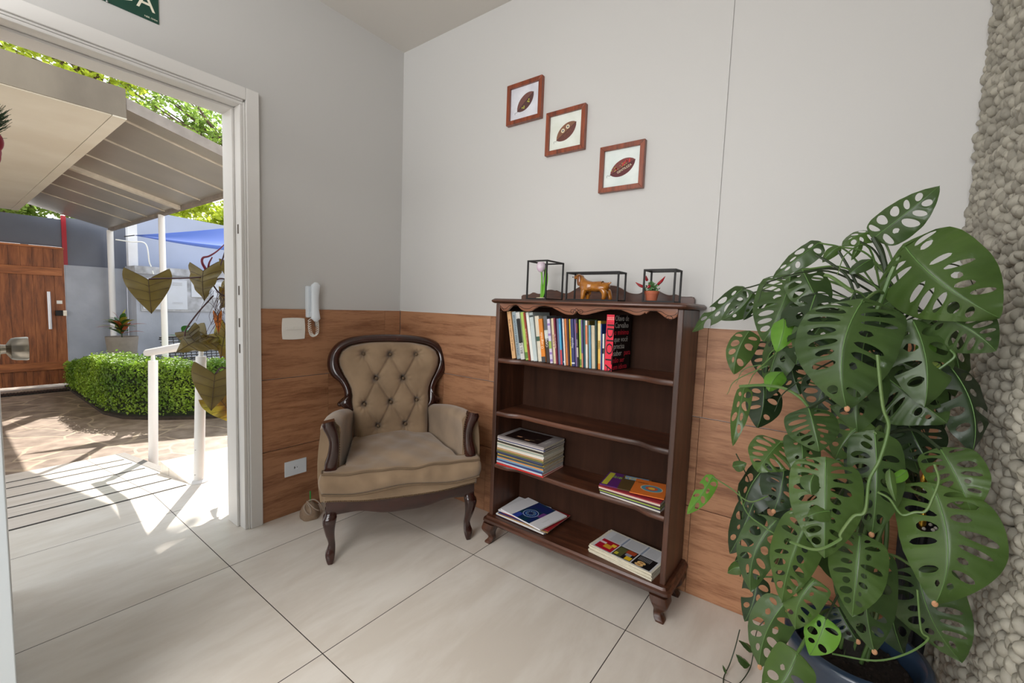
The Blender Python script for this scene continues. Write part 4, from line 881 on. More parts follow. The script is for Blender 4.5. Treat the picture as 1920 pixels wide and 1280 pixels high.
def hole_leaf(L, w, n=7, seed=0, arch=.08, cup=.10, holes=True, nv=12, openp=.12, lobed=.13, twist=0):
    """leaf in its own plane: x across, y along the midrib, real slots between the side veins"""
    rd = random.Random(seed*7+3); m_ = MB(); fold = [rd.uniform(.1, .5), rd.uniform(.1, .5)]; wav = rd.uniform(.010, .03); ph = rd.uniform(0, 6); bend = rd.uniform(-.10, .10)
    def mid(s): return L*(.88*s**1.22+.12*s**3) if holes else L*s
    def edge(s):
        x = w/2*max(0, math.sin(math.pi*min(1, s**.70)))**.78*(1-.25*max(0, s-.6)**1.0)
        y = L*(s-lobed*math.sin(math.pi*min(1, s*2.1)) if s < .4762 else s+.02*math.sin(math.pi*(s-.4762)/.5238))
        return x, y
    for sg in (-1, 1):
        def P(s, v, q):
            ex, ey = edge(s); my = mid(s); x = sg*ex*v; y = my+(ey-my)*v-L*.035*math.sin(math.pi*v)*(1-s)
            t = max(-.15, min(1, y/L)); z = arch*L*4*t*(1-t)*(1 if t > 0 else .3)-abs(x)*fold[(sg+1)//2]-cup*w*(abs(x)/(w/2))**2*.4-.026*w*v*math.sin(math.pi*q)+wav*w*v*v*math.sin(s*15+ph+sg)
            return Vector((x+bend*L*4*t*(1-t), y, z+twist*x*t))
        for k in range(n):
            s0, s1 = k/n, (k+1)/n; sc = (s0+s1)/2; hw0 = (s1-s0)*.5*rd.uniform(.44, .74)
            has = holes and (1 <= k < n-1) and rd.random() < .9
            va = rd.uniform(.10, .24); vb = rd.choice((rd.uniform(.38, .6), rd.uniform(.7, .86), rd.uniform(.76, .9), rd.uniform(.76, .9)))
            if has and rd.random() < openp: vb = 1.3
            def hw(v):
                if not has or v <= va or v >= vb: return 0
                u = (v-(va+vb)/2)/((vb-va)/2); return hw0*math.sqrt(max(0, 1-u*u))
            vsn = [j/nv for j in range(nv+1)]
            vsn = sorted(set(vsn+[va, min(1, vb)])) if has else vsn
            for a, b, q0, q1 in ((0, 1, 0, .5), (1, 2, .5, 1)):
                lo = []
                for v in vsn:
                    h = hw(v)
                    if a == 0: A, B = s0, sc-h
                    else: A, B = sc+h, s1
                    lo.append([P(A+(B-A)*t, v, q0+(q1-q0)*t) for t in (0, .5, 1)])
                m_.loft(lo, cap=False, closed=False)
    m_.cur = 1
    def mz(y): t = y/L; return arch*L*4*t*(1-t)
    m_.tube([(bend*L*4*(mid(i/14)/L)*(1-mid(i/14)/L), mid(i/14), mz(mid(i/14))+.0004) for i in range(15)], [.0013*(1-i/15)*(w/.2)**.5+.0004 for i in range(15)], 5)
    return m_
def place_leaf(m_, base, tip, nrm):
    y = (tip-base).normalized(); z = (nrm-y*nrm.dot(y)).normalized(); x = y.cross(z)
    m_.v = [tuple(base+x*a+y*b+z*c) for a, b, c in m_.v]
PC = Vector((2.458, -.555, 0))
mp_ = thing('swiss_cheese_plant', (2.458, -.555, .37), 'tall leafy swiss cheese plant climbing a pole, right of the bookcase', 'plant')
LV = [  # base px, tip px, width px, y base, y tip, tone, vein count, (normal: up, right)
 (1640, 445, 1762, 348, 74, -.60, -.62, 0, 7, .1, -.5), (1636, 434, 1578, 462, 44, -.56, -.58, 3, 5, .9, 0), (1697, 462, 1874, 596, 178, -.66, -.72, 3, 9, .1, -.15),
 (1746, 586, 1868, 658, 112, -.66, -.70, 0, 8, .3, -.1), (1775, 641, 1712, 628, 34, -.55, -.55, 0, 5, .9, 0), (1737, 668, 1729, 632, 32, -.62, -.62, 2, 0, 0, 0), (1762, 681, 1713, 697, 26, -.66, -.70, 4, 0, .2, 0),
 (1617, 565, 1588, 768, 186, -.74, -.80, 0, 9, .35, 0), (1566, 588, 1500, 682, 84, -.70, -.74, 0, 7, .2, 0), (1482, 518, 1432, 640, 118, -.60, -.66, 0, 8, .3, 0),
 (1504, 505, 1546, 592, 78, -.64, -.68, 0, 7, .3, .2), (1536, 455, 1448, 522, 50, -.55, -.56, 0, 6, .6, -.3), (1393, 541, 1298, 622, 42, -.36, -.36, 0, 6, .7, 0), (1411, 549, 1352, 600, 46, -.38, -.40, 0, 6, .1, 0),
 (1430, 552, 1394, 600, 26, -.42, -.42, 1, 5, .2, 0), (1470, 598, 1456, 660, 42, -.68, -.72, 2, 0, .2, 0), (1404, 622, 1376, 702, 52, -.50, -.54, 3, 6, .3, -.3), (1450, 640, 1436, 712, 66, -.48, -.5, 1, 6, .3, 0),
 (1466, 697, 1442, 734, 36, -.66, -.70, 2, 0, .2, 0), (1396, 726, 1374, 836, 34, -.60, -.66, 3, 6, .2, -.4), (1432, 724, 1420, 802, 66, -.46, -.50, 1, 6, .2, 0), (1516, 765, 1536, 846, 92, -.76, -.80, 0, 7, .2, .1),
 (1498, 812, 1500, 897, 62, -.74, -.80, 0, 7, .2, 0), (1464, 828, 1420, 884, 84, -.66, -.72, 3, 7, .2, 0), (1652, 700, 1776, 793, 150, -.64, -.68, 0, 8, .4, -.1), (1648, 655, 1722, 694, 66, -.60, -.62, 0, 6, .5, 0),
 (1700, 788, 1742, 870, 112, -.58, -.62, 1, 7, .2, 0), (1764, 842, 1822, 962, 104, -.70, -.74, 3, 7, .1, -.2), (1748, 912, 1753, 1134, 168, -.74, -.80, 3, 8, .1, -.2), (1722, 1068, 1804, 1242, 138, -.66, -.68, 0, 7, .1, -.2),
 (1548, 862, 1546, 1046, 132, -.80, -.86, 3, 9, .2, 0), (1640, 812, 1634, 1004, 92, -.74, -.78, 0, 8, .2, .1), (1622, 790, 1566, 862, 76, -.70, -.72, 3, 6, .4, 0), (1612, 1004, 1598, 1156, 104, -.80, -.84, 3, 8, .2, 0),
 (1625, 1030, 1640, 1224, 112, -.74, -.78, 0, 6, .2, 0), (1520, 968, 1466, 1130, 88, -.80, -.84, 3, 8, .1, 0), (1456, 975, 1408, 1110, 76, -.74, -.78, 0, 7, .1, 0), (1414, 940, 1368, 1038, 60, -.62, -.66, 1, 6, .1, -.2),
 (1527, 1088, 1492, 1180, 74, -.82, -.84, 3, 7, .2, 0), (1548, 1160, 1518, 1228, 60, -.82, -.84, 2, 5, .3, 0), (1474, 1128, 1424, 1252, 76, -.82, -.84, 0, 7, .2, 0), (1494, 1226, 1430, 1320, 84, -.86, -.9, 3, 6, .3, 0),
 (1336, 893, 1288, 964, 32, -.62, -.66, 2, 6, .2, -.2), (1420, 1080, 1396, 1165, 50, -.66, -.70, 1, 5, .2, 0), (1526, 890, 1522, 928, 38, -.82, -.84, 0, 0, .2, 0), (1556, 958, 1514, 968, 34, -.84, -.86, 3, 0, .4, 0),
 (1572, 1140, 1610, 1205, 66, -.70, -.72, 1, 6, .2, 0), (1642, 582, 1680, 560, 34, -.62, -.64, 0, 0, .3, 0), (1634, 486, 1592, 514, 30, -.62, -.64, 0, 0, .5, 0), (1574, 462, 1542, 492, 22, -.6, -.6, 3, 0, .4, 0),
 (1640, 500, 1680, 504, 20, -.56, -.56, 3, 0, .8, 0), (1612, 452, 1596, 488, 14, -.58, -.58, 3, 0, .5, 0), (1374, 874, 1400, 868, 22, -.6, -.6, 3, 0, .3, 0), (1394, 1062, 1364, 1074, 26, -.6, -.6, 3, 0, .3, 0), (1400, 1035, 1378, 1052, 20, -.6, -.6, 1, 0, .3, 0),
 (1700, 882, 1660, 905, 20, -.76, -.78, 2, 0, .4, 0), (1668, 880, 1680, 940, 16, -.78, -.8, 3, 0, .2, 0), (1480, 560, 1430, 580, 26, -.62, -.62, 3, 0, .5, 0), (1590, 600, 1560, 640, 44, -.68, -.7, 3, 0, .3, 0), (1560, 700, 1530, 775, 80, -.60, -.62, 1, 6, .2, 0), (1480, 655, 1500, 740, 74, -.56, -.6, 1, 6, .2, 0), (1470, 880, 1450, 960, 80, -.66, -.70, 1, 6, .2, 0)]
zat = lambda z: min(1.26, max(.42, z-.06))
def petiole(base, tgt, r=.0032, lift=.06, mt=None):
    out = (base-tgt); m = tgt.lerp(base, .55)+Vector((0, 0, abs(lift)*min(1, out.length*3)))
    m_ = MB(); m_.tube(spline([tgt, m, base], 7), r, 6); return m_.build('stem', mt or STEM, mp_, smooth=True)
nst = 0
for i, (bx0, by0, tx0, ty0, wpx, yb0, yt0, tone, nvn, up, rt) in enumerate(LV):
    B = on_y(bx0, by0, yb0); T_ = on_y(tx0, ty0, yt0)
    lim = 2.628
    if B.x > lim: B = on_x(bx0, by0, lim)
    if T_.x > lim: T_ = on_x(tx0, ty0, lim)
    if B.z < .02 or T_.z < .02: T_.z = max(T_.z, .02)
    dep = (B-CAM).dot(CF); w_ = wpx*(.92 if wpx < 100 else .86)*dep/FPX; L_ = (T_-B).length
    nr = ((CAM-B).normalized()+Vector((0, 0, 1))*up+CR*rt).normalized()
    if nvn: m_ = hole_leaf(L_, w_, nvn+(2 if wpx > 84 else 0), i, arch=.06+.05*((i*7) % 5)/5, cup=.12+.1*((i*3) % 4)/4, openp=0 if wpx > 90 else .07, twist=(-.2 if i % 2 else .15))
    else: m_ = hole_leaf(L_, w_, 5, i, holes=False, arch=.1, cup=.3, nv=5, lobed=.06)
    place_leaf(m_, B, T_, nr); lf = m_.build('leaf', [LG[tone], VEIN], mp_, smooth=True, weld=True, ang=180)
    if tone == 4: lf['label'] = 'pale lime young leaf'
    if nvn and wpx > 60 and i % 3 == 1:
        y = (T_-B).normalized(); m_ = MB(); m_.ball(T_-y*.002, .0048, 6, (1, .5, 1.3)); m_.build('dry_tip', BROWN, lf, smooth=True)
    if nst < 34 and (i < 16 or i % 2):
        tgt = Vector((PC.x+.02*math.sin(i*2.1), PC.y+.02*math.cos(i*1.7), zat(B.z+.04*math.sin(i)))); petiole(B, tgt, .0034 if wpx > 80 else .0022, mt=STEMD if i % 3 == 0 else STEM); nst += 1
rd = random.Random(21)
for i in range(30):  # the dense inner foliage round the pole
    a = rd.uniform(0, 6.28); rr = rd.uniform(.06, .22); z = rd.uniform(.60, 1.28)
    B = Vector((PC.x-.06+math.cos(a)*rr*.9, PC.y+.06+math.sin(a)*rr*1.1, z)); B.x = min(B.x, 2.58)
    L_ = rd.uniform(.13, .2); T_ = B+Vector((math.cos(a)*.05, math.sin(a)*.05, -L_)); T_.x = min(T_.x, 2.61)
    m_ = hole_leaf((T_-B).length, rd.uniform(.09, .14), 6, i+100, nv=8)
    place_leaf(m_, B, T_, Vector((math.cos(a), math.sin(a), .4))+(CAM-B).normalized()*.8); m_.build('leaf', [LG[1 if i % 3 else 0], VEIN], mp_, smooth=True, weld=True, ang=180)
rd = random.Random(77)
for i in range(18):
    a = rd.uniform(1200, 1300)*.0; p0 = Vector((PC.x+rd.uniform(-.02, .02), PC.y+rd.uniform(-.02, .02), rd.uniform(1.0, 1.26))); an = rd.uniform(2.2, 4.6) if i % 4 else rd.uniform(-.5, .5)
    R0 = rd.uniform(.12, .34) if i % 4 else .1; e_ = p0+Vector((math.cos(an)*R0, math.sin(an)*R0*.7, rd.uniform(-.1, .14))); m_ = MB(); m_.tube(spline([p0, p0.lerp(e_, .5)+Vector((0, 0, rd.uniform(.03, .09))), e_, e_+Vector((math.cos(an)*.03, math.sin(an)*.03, -.05))], 6), [.0028*(1-k/24) for k in range(19)], 5); m_.build('stem', (STEMD, STEM)[i % 2], mp_, smooth=True)
# moss pole, climbing stems and hanging tendrils
m_ = MB(); m_.tube([(PC.x, PC.y, .33), (PC.x, PC.y, 1.27)], .021, 14); m_.build('moss_pole', mat('moss_pole_dark', (38, 34, 28), .95, var=.3, vscale=60, bump=.5, bscale=150), mp_, smooth=True)
m_ = MB()
for k in range(7):
    a0 = k*.9; m_.tube(spline([(PC.x+math.cos(a0+q*.5)*(.026+.012*math.sin(q+k)), PC.y+math.sin(a0+q*.5)*(.026+.012*math.sin(q+k)), .36+q*(.92+.03*k-.36)/7) for q in range(8)], 4), .0045, 6)
m_.build('climbing_stems', STEM, mp_, smooth=True)
def pxs(pts, ys): return [on_y(x, y, Y) for (x, y), Y in zip(pts, ys)]
TEND = [([(1645, 665), (1655, 760), (1666, 800), (1650, 860), (1630, 900), (1622, 958), (1600, 968), (1576, 1000), (1574, 1012), (1530, 1030), (1480, 1015)], -.86, .0028), ([(1752, 870), (1760, 900), (1748, 935), (1735, 958), (1715, 960), (1690, 964), (1668, 935), (1645, 922)], -.84, .0022),
 ([(1637, 445), (1655, 480), (1662, 520), (1655, 570)], -.6, .005), ([(1600, 548), (1560, 520), (1545, 515)], -.66, .004), ([(1386, 724), (1430, 722), (1470, 728), (1500, 745), (1515, 762)], -.72, .0036), ([(1335, 893), (1370, 915), (1405, 940), (1440, 930)], -.66, .0018), ([(1385, 920), (1400, 960), (1430, 985), (1470, 1010), (1530, 1030)], -.78, .0016),
 ([(1720, 1105), (1727, 1180), (1740, 1198), (1700, 1225), (1640, 1238), (1560, 1225)], -.80, .0018), ([(1380, 850), (1395, 880), (1405, 910), (1390, 960), (1388, 1080)], -.56, .0018), ([(1675, 590), (1700, 625), (1712, 650), (1705, 665)], -.6, .002), ([(1782, 655), (1790, 668), (1770, 685), (1755, 695)], -.68, .0026), ([(1530, 478), (1560, 495), (1590, 520), (1605, 560)], -.62, .003), ([(1572, 470), (1590, 500), (1610, 540)], -.6, .003), ([(1738, 590), (1700, 620), (1665, 660)], -.64, .0042), ([(1695, 463), (1672, 510), (1655, 555), (1645, 580)], -.64, .0046), ([(1410, 549), (1440, 545), (1500, 560)], -.5, .0026)]
for pts, Y, r_ in TEND:
    m_ = MB(); m_.tube(spline(pxs(pts, [Y]*len(pts)), 6), r_, 6); m_.build('tendril', STEM if Y < -.62 else STEMD, mp_, smooth=True)
# the runner that reaches the floor by the wall
r1 = [on_z(1387, 1180, .10), on_z(1378, 1215, .06), on_z(1368, 1245, .02), on_z(1357, 1270, .006), on_z(1360, 1290, .006), on_z(1385, 1282, .01), on_z(1405, 1255, .02), on_z(1412, 1228, .05), on_z(1420, 1180, .12), on_y(1450, 1150, -.72), on_y(1500, 1120, -.62)]
m_ = MB(); m_.tube(spline(r1, 6), .0017, 6); m_.build('tendril', STEMD, mp_, smooth=True)
for (a, b, c, d, wp, z0, z1) in ((1411, 1222, 1385, 1200, 16, .055, .05), (1406, 1246, 1380, 1226, 24, .03, .045), (1362, 1262, 1355, 1246, 6, .02, .035)):
    B, T_ = on_z(a, b, z0), on_z(c, d, z1); m_ = hole_leaf((T_-B).length, wp*1.35/FPX, 5, a, holes=False, nv=5, lobed=.04); place_leaf(m_, B, T_, Vector((0, 0, 1))); m_.build('leaf', [LG[0], VEIN], mp_, smooth=True, weld=True, ang=180)
# pot and soil
POT = mat('navy_glazed_pot', (40, 56, 76), .28, var=.08, vscale=6, coat=.3)
pt_ = thing('plant_pot', (2.458, -.555, 0), 'round navy blue glazed pot holding the tall cheese plant', 'plant pot')
m_ = MB(); m_.lathe([(.001, .0004), (.105, .0004), (.112, .01), (.136, .34), (.146, .372), (.148, .388), (.143, .396), (.132, .398), (.125, .392), (.120, .37), (.117, .315), (.001, .314)], PC, 56); m_.build('pot', POT, pt_, smooth=True, ang=50)
m_ = MB(); rd = random.Random(8); m_.lathe([(.1165, .316), (.1165, .345), (.06, .352), (.001, .354)], PC, 30, cap=False); 
for _ in range(160):
    a = rd.uniform(0, 6.28); r_ = rd.uniform(.0, .108); m_.ball((PC.x+math.cos(a)*r_, PC.y+math.sin(a)*r_, .352), rd.uniform(.002, .006), 4)
m_.build('soil', mat('potting_soil', (38, 28, 22), .95, var=.4, vscale=90), pt_)
# closed umbrellas in the corner
def umbrella(x, y, rz, label, cols, h=.70, r0=.036):
    t = thing('closed_umbrella', (x, y, 0), label, 'umbrella', 'closed umbrellas in the corner'); T = Matrix.Translation((x, y, 0))
    for part in range(2):
        m_ = MB(); rings = []
        for i in range(19):
            u = i/18; 
            if part == 0 and u > .62: break
            if part == 1 and u < .60: continue
            r_ = .010+(r0-.010)*math.sin(min(1, u*1.35)*math.pi/2); rings.append([T @ Vector((math.cos(a)*r_*(1+.22*math.cos(a*8)), math.sin(a)*r_*(1+.22*math.cos(a*8)), .03+u*(h-.03))) for a in [k*math.pi/32+u*.5 for k in range(64)]])
        m_.loft(rings); m_.build('canopy', cols[part], t, smooth=True)
    m_ = MB()
    for k in range(8): a = k*math.pi/4; m_.ball(T @ Vector((math.cos(a)*r0*.8, math.sin(a)*r0*.8, h+.006)), .0045, 6)
    m_.build('rib_tips', mat('ivory_tip', (226, 222, 210), .4), t, smooth=True)
    m_ = MB(); m_.tube([T @ Vector((0, 0, .0005)), T @ Vector((0, 0, .035))], [.003, .006], 8); m_.build('ferrule', KM, t, smooth=True)
    m_ = MB(); m_.tube([T @ Vector((0, 0, h-.01)), T @ Vector((0, 0, h+.03)), T @ Vector((0, 0, h+.05))], [.008, .008, .002], 12); m_.build('handle', mat('polished_brass', (214, 170, 70), .2, 1), t, smooth=True)
BKF = mat('black_umbrella_cloth', (20, 22, 28), .6, bump=.1, bscale=60); WHF = mat('white_umbrella_cloth', (206, 200, 186), .6)
umbrella(2.608, -.135, 0, 'black closed umbrella with brass end standing against the wood panelling', (BKF, BKF), .70)
umbrella(2.600, -.245, 0, 'black and white closed umbrella between plant pot and pebble wall', (BKF, BKF), .62, .034)
# ------------------------------------------------------------------ outside: landing, ramp, paving
STONE_TILE = FLOORM
lm = MB(); lm.box(-1.43, -.1601, -.965, 1.2, -.26, 0); lm.box(-.83, -.1601, -2.2, -.965, -.26, 0)
tag(lm.build('entrance_landing', STONE_TILE), 'cream tiled landing outside the doorway', 'landing', kind='structure')
rampo = MB(); sl_ = .137
def rz_(x): return sl_*(x+.83)
rampo.prism([(-.83, 0), (-2.73, rz_(-2.73)), (-2.73, -.28), (-.83, -.28)], lambda u, v, d: (u, d, v), -2.2, -.9655)
ro = rampo.build('entrance_ramp', STONE_TILE); tag(ro, kind='structure')
GRIP = mat('anti_slip_strip', (60, 54, 50), .9, bump=.5, bscale=400)
for x in (-2.34, -2.087, -1.735, -1.41, -1.13, -.842):
    m_ = MB(); h = .011; z = rz_(x)
    m_.add([(x-h, -2.0, rz_(x-h)+.0006), (x+h, -2.0, rz_(x+h)+.0006), (x+h, -.985, rz_(x+h)+.0006), (x-h, -.985, rz_(x-h)+.0006), (x-h, -2.0, rz_(x-h)+.0022), (x+h, -2.0, rz_(x+h)+.0022), (x+h, -.985, rz_(x+h)+.0022), (x-h, -.985, rz_(x-h)+.0022)], [(0, 1, 2, 3), (4, 5, 6, 7), (0, 1, 5, 4), (1, 2, 6, 5), (2, 3, 7, 6), (3, 0, 4, 7)])
    m_.build('grip_strip', GRIP, ro)
m_ = MB(); m_.prism([(-1.45, rz_(-1.45)+.003), (-2.72, rz_(-2.72)+.003), (-2.72, -.26), (-1.45, -.26)], lambda u, v, d: (u, d, v), -.9652, -.905); m_.build('border', mat('grey_granite_border', (128, 122, 116), .6, var=.1, vscale=60), ro)
def flagstone():
    m = bpy.data.materials.new('flagstone'); m.use_nodes = True; N = m.node_tree.nodes; L = m.node_tree.links; b = N['Principled BSDF']; MATS['flagstone'] = m
    t = N.new('ShaderNodeTexCoord'); n = N.new('ShaderNodeTexNoise'); n.inputs['Scale'].default_value = 3; L.new(t.outputs['Object'], n.inputs[0])
    ad = N.new('ShaderNodeVectorMath'); ad.operation = 'MULTIPLY_ADD'; ad.inputs[1].default_value = (.18, .18, 0); L.new(n.outputs['Color'], ad.inputs[0]); L.new(t.outputs['Object'], ad.inputs[2])
    v = N.new('ShaderNodeTexVoronoi'); v.feature = 'DISTANCE_TO_EDGE'; v.inputs['Scale'].default_value = 2.5; v2 = N.new('ShaderNodeTexVoronoi'); v2.inputs['Scale'].default_value = 2.5
    L.new(ad.outputs[0], v.inputs['Vector']); L.new(ad.outputs[0], v2.inputs['Vector'])
    g = N.new('ShaderNodeMath'); g.operation = 'LESS_THAN'; g.inputs[1].default_value = .022; L.new(v.outputs['Distance'], g.inputs[0])
    n2 = N.new('ShaderNodeTexNoise'); n2.inputs['Scale'].default_value = 7; n2.inputs['Detail'].default_value = 8; L.new(t.outputs['Object'], n2.inputs[0])
    r = N.new('ShaderNodeValToRGB'); L.new(n2.outputs['Fac'], r.inputs[0]); e = r.color_ramp.elements; e[0].position = .3; e[0].color = lin((112, 92, 76)); e[1].position = .7; e[1].color = lin((158, 137, 119))
    sp = N.new('ShaderNodeSeparateColor'); L.new(v2.outputs['Color'], sp.inputs[0]); mr = N.new('ShaderNodeMapRange'); mr.inputs[3].default_value = .8; mr.inputs[4].default_value = 1.12; L.new(sp.outputs[0], mr.inputs[0])
    mu = N.new('ShaderNodeMix'); mu.data_type = 'RGBA'; mu.blend_type = 'MULTIPLY'; mu.inputs[0].default_value = 1; L.new(r.outputs[0], mu.inputs[6]); L.new(mr.outputs[0], mu.inputs[7])
    mx = N.new('ShaderNodeMix'); mx.data_type = 'RGBA'; L.new(g.outputs[0], mx.inputs[0]); L.new(mu.outputs[2], mx.inputs[6]); mx.inputs[7].default_value = lin((168, 146, 122)); L.new(mx.outputs[2], b.inputs[0]); b.inputs['Roughness'].default_value = .6
    bp = N.new('ShaderNodeBump'); bp.inputs['Strength'].default_value = .4; bp.inputs['Distance'].default_value = .01; L.new(n2.outputs['Fac'], bp.inputs['Height']); L.new(bp.outputs[0], b.inputs['Normal'])
    return m
tag(MB().box(-14, -.1601, -5, 8, -.5, -.2805).build('ground', flagstone()), kind='structure')
GZ = -.28
gpv = bpy.data.objects['ground']
# handrail
RW = mat('white_enamelled_steel', (232, 230, 228), .3)
hr = thing('handrail', (-.85, -.92, 0), 'white tubular steel handrail with two posts beside the ramp', 'handrail')
b0 = on_x(373, 904, -.845); b1 = on_x(377, 668, -.845); b0.z = .0004
m_ = MB(); m_.lathe([(.001, .0004), (.056, .0004), (.054, .006), (.042, .012), (.030, .016), (.001, .017)], (b0.x, b0.y, 0), 28); m_.tube([b0+Vector((0, 0, .012)), b1, b1+Vector((0, 0, .001)), b1+Vector((0, 0, .05))], [.029, .029, .013, .013], 24); m_.build('post', RW, hr, smooth=True)
a0 = Vector((-2.18, -.83, GZ+.0004)); a1 = on_x(287, 676, -2.18)
m_ = MB(); m_.tube([a0, a1, a1+Vector((0, 0, .001)), a1+Vector((0, 0, .06))], [.033, .033, .014, .014], 24); m_.build('post', RW, hr, smooth=True)
m_ = MB(); a = on_x(277, 661, -2.25); b = on_x(390, 641, -.845); e2 = on_x(403, 638, -.775)
m_.tube([a+(a-b)*.01, a, a.lerp(b, .5), b, e2, e2+Vector((.01, .0, -.004))], [.016, .030, .030, .029, .030, .016], 16); m_.build('rail', RW, hr, smooth=True)
m_ = MB()
for c in ((-.813, -.945, .06), (-.812, -.94, .22)): m_.ball(c, .004, 6)
m_.build('screw', mat('steel', (180, 180, 178), .3, 1), hr)
# concrete canopy slab of the passage
CON = mat('stained_concrete', (138, 127, 112), .85, rgb2=(112, 102, 90), vscale=2.5, stretch=(1, 1, .6), detail=8, bump=.2, bscale=20)
SOF = mat('painted_soffit', (216, 208, 192), .7, rgb2=(206, 196, 178), vscale=2)
sb = MB().box(-7.1, -1.37, -4.2, -1.10, 2.305, 2.485).build('concrete_slab', CON); tag(sb, kind='structure')
m_ = MB(); m_.box(-7.09, -1.375, -4.2, -1.17, 2.298, 2.3045); m_.box(-7.09, -1.372, -1.167, -1.098, 2.296, 2.3045); m_.build('soffit', SOF, sb)
for q, yy in enumerate((-4.0,)):
    for xx in (-1.6, -4.3, -6.9): tag(MB().box(xx-.08, xx+.08, yy-.08, yy+.08, GZ+.0003, 2.3045).build('concrete_pillar', CON), kind='structure')
# metal canopy: sloping panels between ribs
cy0, cz0, cy1, cz1 = -1.095, 2.415, -.17, 2.185
mc = thing('metal_canopy', (-4, -.17, GZ), 'sloping grey sheet metal canopy on white posts beside the concrete slab', 'canopy')
PAN = mat('beige_sheet_metal', (158, 151, 141), .38, .25, var=.05, vscale=3); RIB = mat('canopy_rib', (206, 196, 180), .5, var=.12, vscale=12)
xs = [-1.40]+[on_y(x, y, -1.08).x for x, y in ((217, 242), (178, 277), (145, 305), (120, 325), (103, 343), (83, 362), (65, 377))]+[-7.0]
def slab(x0, x1, z0, z1, m_, ya=cy0, yb=cy1):
    sl2 = (cz1-cz0)/(cy1-cy0); f = lambda y: cz0+(y-cy0)*sl2
    m_.add([(x0, ya, f(ya)+z0), (x1, ya, f(ya)+z0), (x1, yb, f(yb)+z0), (x0, yb, f(yb)+z0), (x0, ya, f(ya)+z1), (x1, ya, f(ya)+z1), (x1, yb, f(yb)+z1), (x0, yb, f(yb)+z1)], [(0, 1, 2, 3), (4, 7, 6, 5), (0, 4, 5, 1), (1, 5, 6, 2), (2, 6, 7, 3), (3, 7, 4, 0)])
for a, b in zip(xs, xs[1:]): m_ = MB(); slab(b+.003, a-.003, .004, .012, m_); m_.build('roof_panel', PAN, mc)
for k, x in enumerate(xs[1:-1]): m_ = MB(); h = .04 if k == 3 else .010; slab(x-h, x+h, -.005 if k != 3 else -.035, .0035, m_); m_.build('rib', RIB, mc)
m_ = MB(); slab(-7.0, -1.385, -.03, .018, m_, cy1+.001, cy1+.035); slab(-7.0, -1.385, -.02, .02, m_, cy0-.002, cy0-.0005); m_.build('gutter', mat('stained_gutter', (128, 116, 104), .6, var=.2, vscale=9), mc)
m_ = MB(); slab(-1.3995, -1.385, -.05, .022, m_); m_.build('edge_trim', mat('grey_edge', (150, 140, 132), .6, var=.15, vscale=9), mc)
for (x, y, r0) in ((-4.37, -.16, .033), (-6.93, -.16, .040)): m_ = MB(); m_.tube([(x, y, GZ+.0005), (x, y, 2.158)], r0, 20); m_.build('post', RW, mc, smooth=True)
# gate and walls
GX = -7.12
GW = wood('gate_hardwood', (104, 56, 28), (148, 84, 44), (176, 106, 60), 'z', 1.2, .5, island=.3)
gt = thing('wooden_gate', (GX, -1.6, GZ), 'brown plank gate with ledges and a long steel pull handle', 'gate')
yy = -.70; pl_ = [.111, .10, .115, .115, .115, .12, .12, .12, .13, .13, .13, .13, .13, .13, .13]
yy = -.664
for w_ in pl_: MB().box(GX-.04, GX, yy-w_+.0015, yy, GZ+.035, 1.80).build('plank', GW, gt, bevel=.003); yy -= w_
GWY = wood('gate_hardwood_ledge', (120, 66, 32), (164, 96, 52), (190, 118, 68), 'y', 1.2, .5, island=.2)
for z0, z1 in ((1.40, 1.52), (-.02, .10)): MB().box(GX+.0005, GX+.03, -2.4, -.69, z0, z1).build('ledge', GWY, gt, bevel=.003)
MB().box(GX-.05, GX+.02, -2.45, -.66, 1.801, 1.83).build('top_rail', GWY, gt)
m_ = MB(); m_.tube([(GX+.06, -.845, .60), (GX+.06, -.845, 1.16)], .022, 12); m_.box(GX+.0005, GX+.06, -.852, -.838, .68, .70); m_.box(GX+.0005, GX+.06, -.852, -.838, 1.06, 1.08); m_.build('pull_handle', mat('bright_steel', (200, 200, 205), .35, .8), gt, smooth=True)
m_ = MB(); m_.box(GX+.0005, GX+.03, -.78, -.66, .80, .88); m_.build('lock', BI, gt, bevel=.004); MB().box(GX+.0005, GX+.008, -.76, -.70, .98, 1.03).build('keyhole_plate', PL, gt)
MB().box(GX+.031, GX+.04, -.70, -.66, .80, .88).build('bolt', KM, gt)
BWALL = mat('grey_blue_render', (186, 190, 200), .85, rgb2=(160, 164, 174), vscale=1.6, detail=8, bump=.15, bscale=30)
BWALL2 = mat('grey_blue_cap', (200, 202, 208), .85, rgb2=(150, 150, 152), vscale=6)
tag(MB().box(GX-.15, GX+.0, -.655, .06, GZ+.0005, 1.575).build('garden_wall', BWALL), 'blue-grey rendered wall between the gate and the meter cabinets', 'wall', kind='structure')
tag(MB().box(GX-.15, GX+.02, -6, -2.46, GZ+.0005, 2.25).build('garden_wall', BWALL), kind='structure')
CX = -6.62
cw = MB(); cw.box(CX-.5, CX, .065, 3.6, GZ+.0005, 1.50); cwo = cw.build('cabinet_wall', BWALL); tag(cwo, kind='structure')
MB().box(CX-.52, CX+.05, .05, 3.6, 1.5005, 1.62).build('wall_cap', BWALL2, cwo)
tag(MB().box(CX-.32, CX-.2, .03, .15, 1.6205, 2.6).build('concrete_pillar', mat('white_pier', (222, 222, 226), .7, var=.05, vscale=4)), kind='structure')
CAB = mat('grey_meter_door', (206, 210, 218), .5, var=.03, vscale=6)
mcab = thing('meter_cabinet', (CX, .7, 1.2), 'pale grey electricity meter cabinet doors set in the garden wall', 'meter cabinet')
m_ = MB(); m_.box(CX+.0005, CX+.02, .12, 1.62, .90, 1.46); m_.build('frame', BWALL2, mcab)
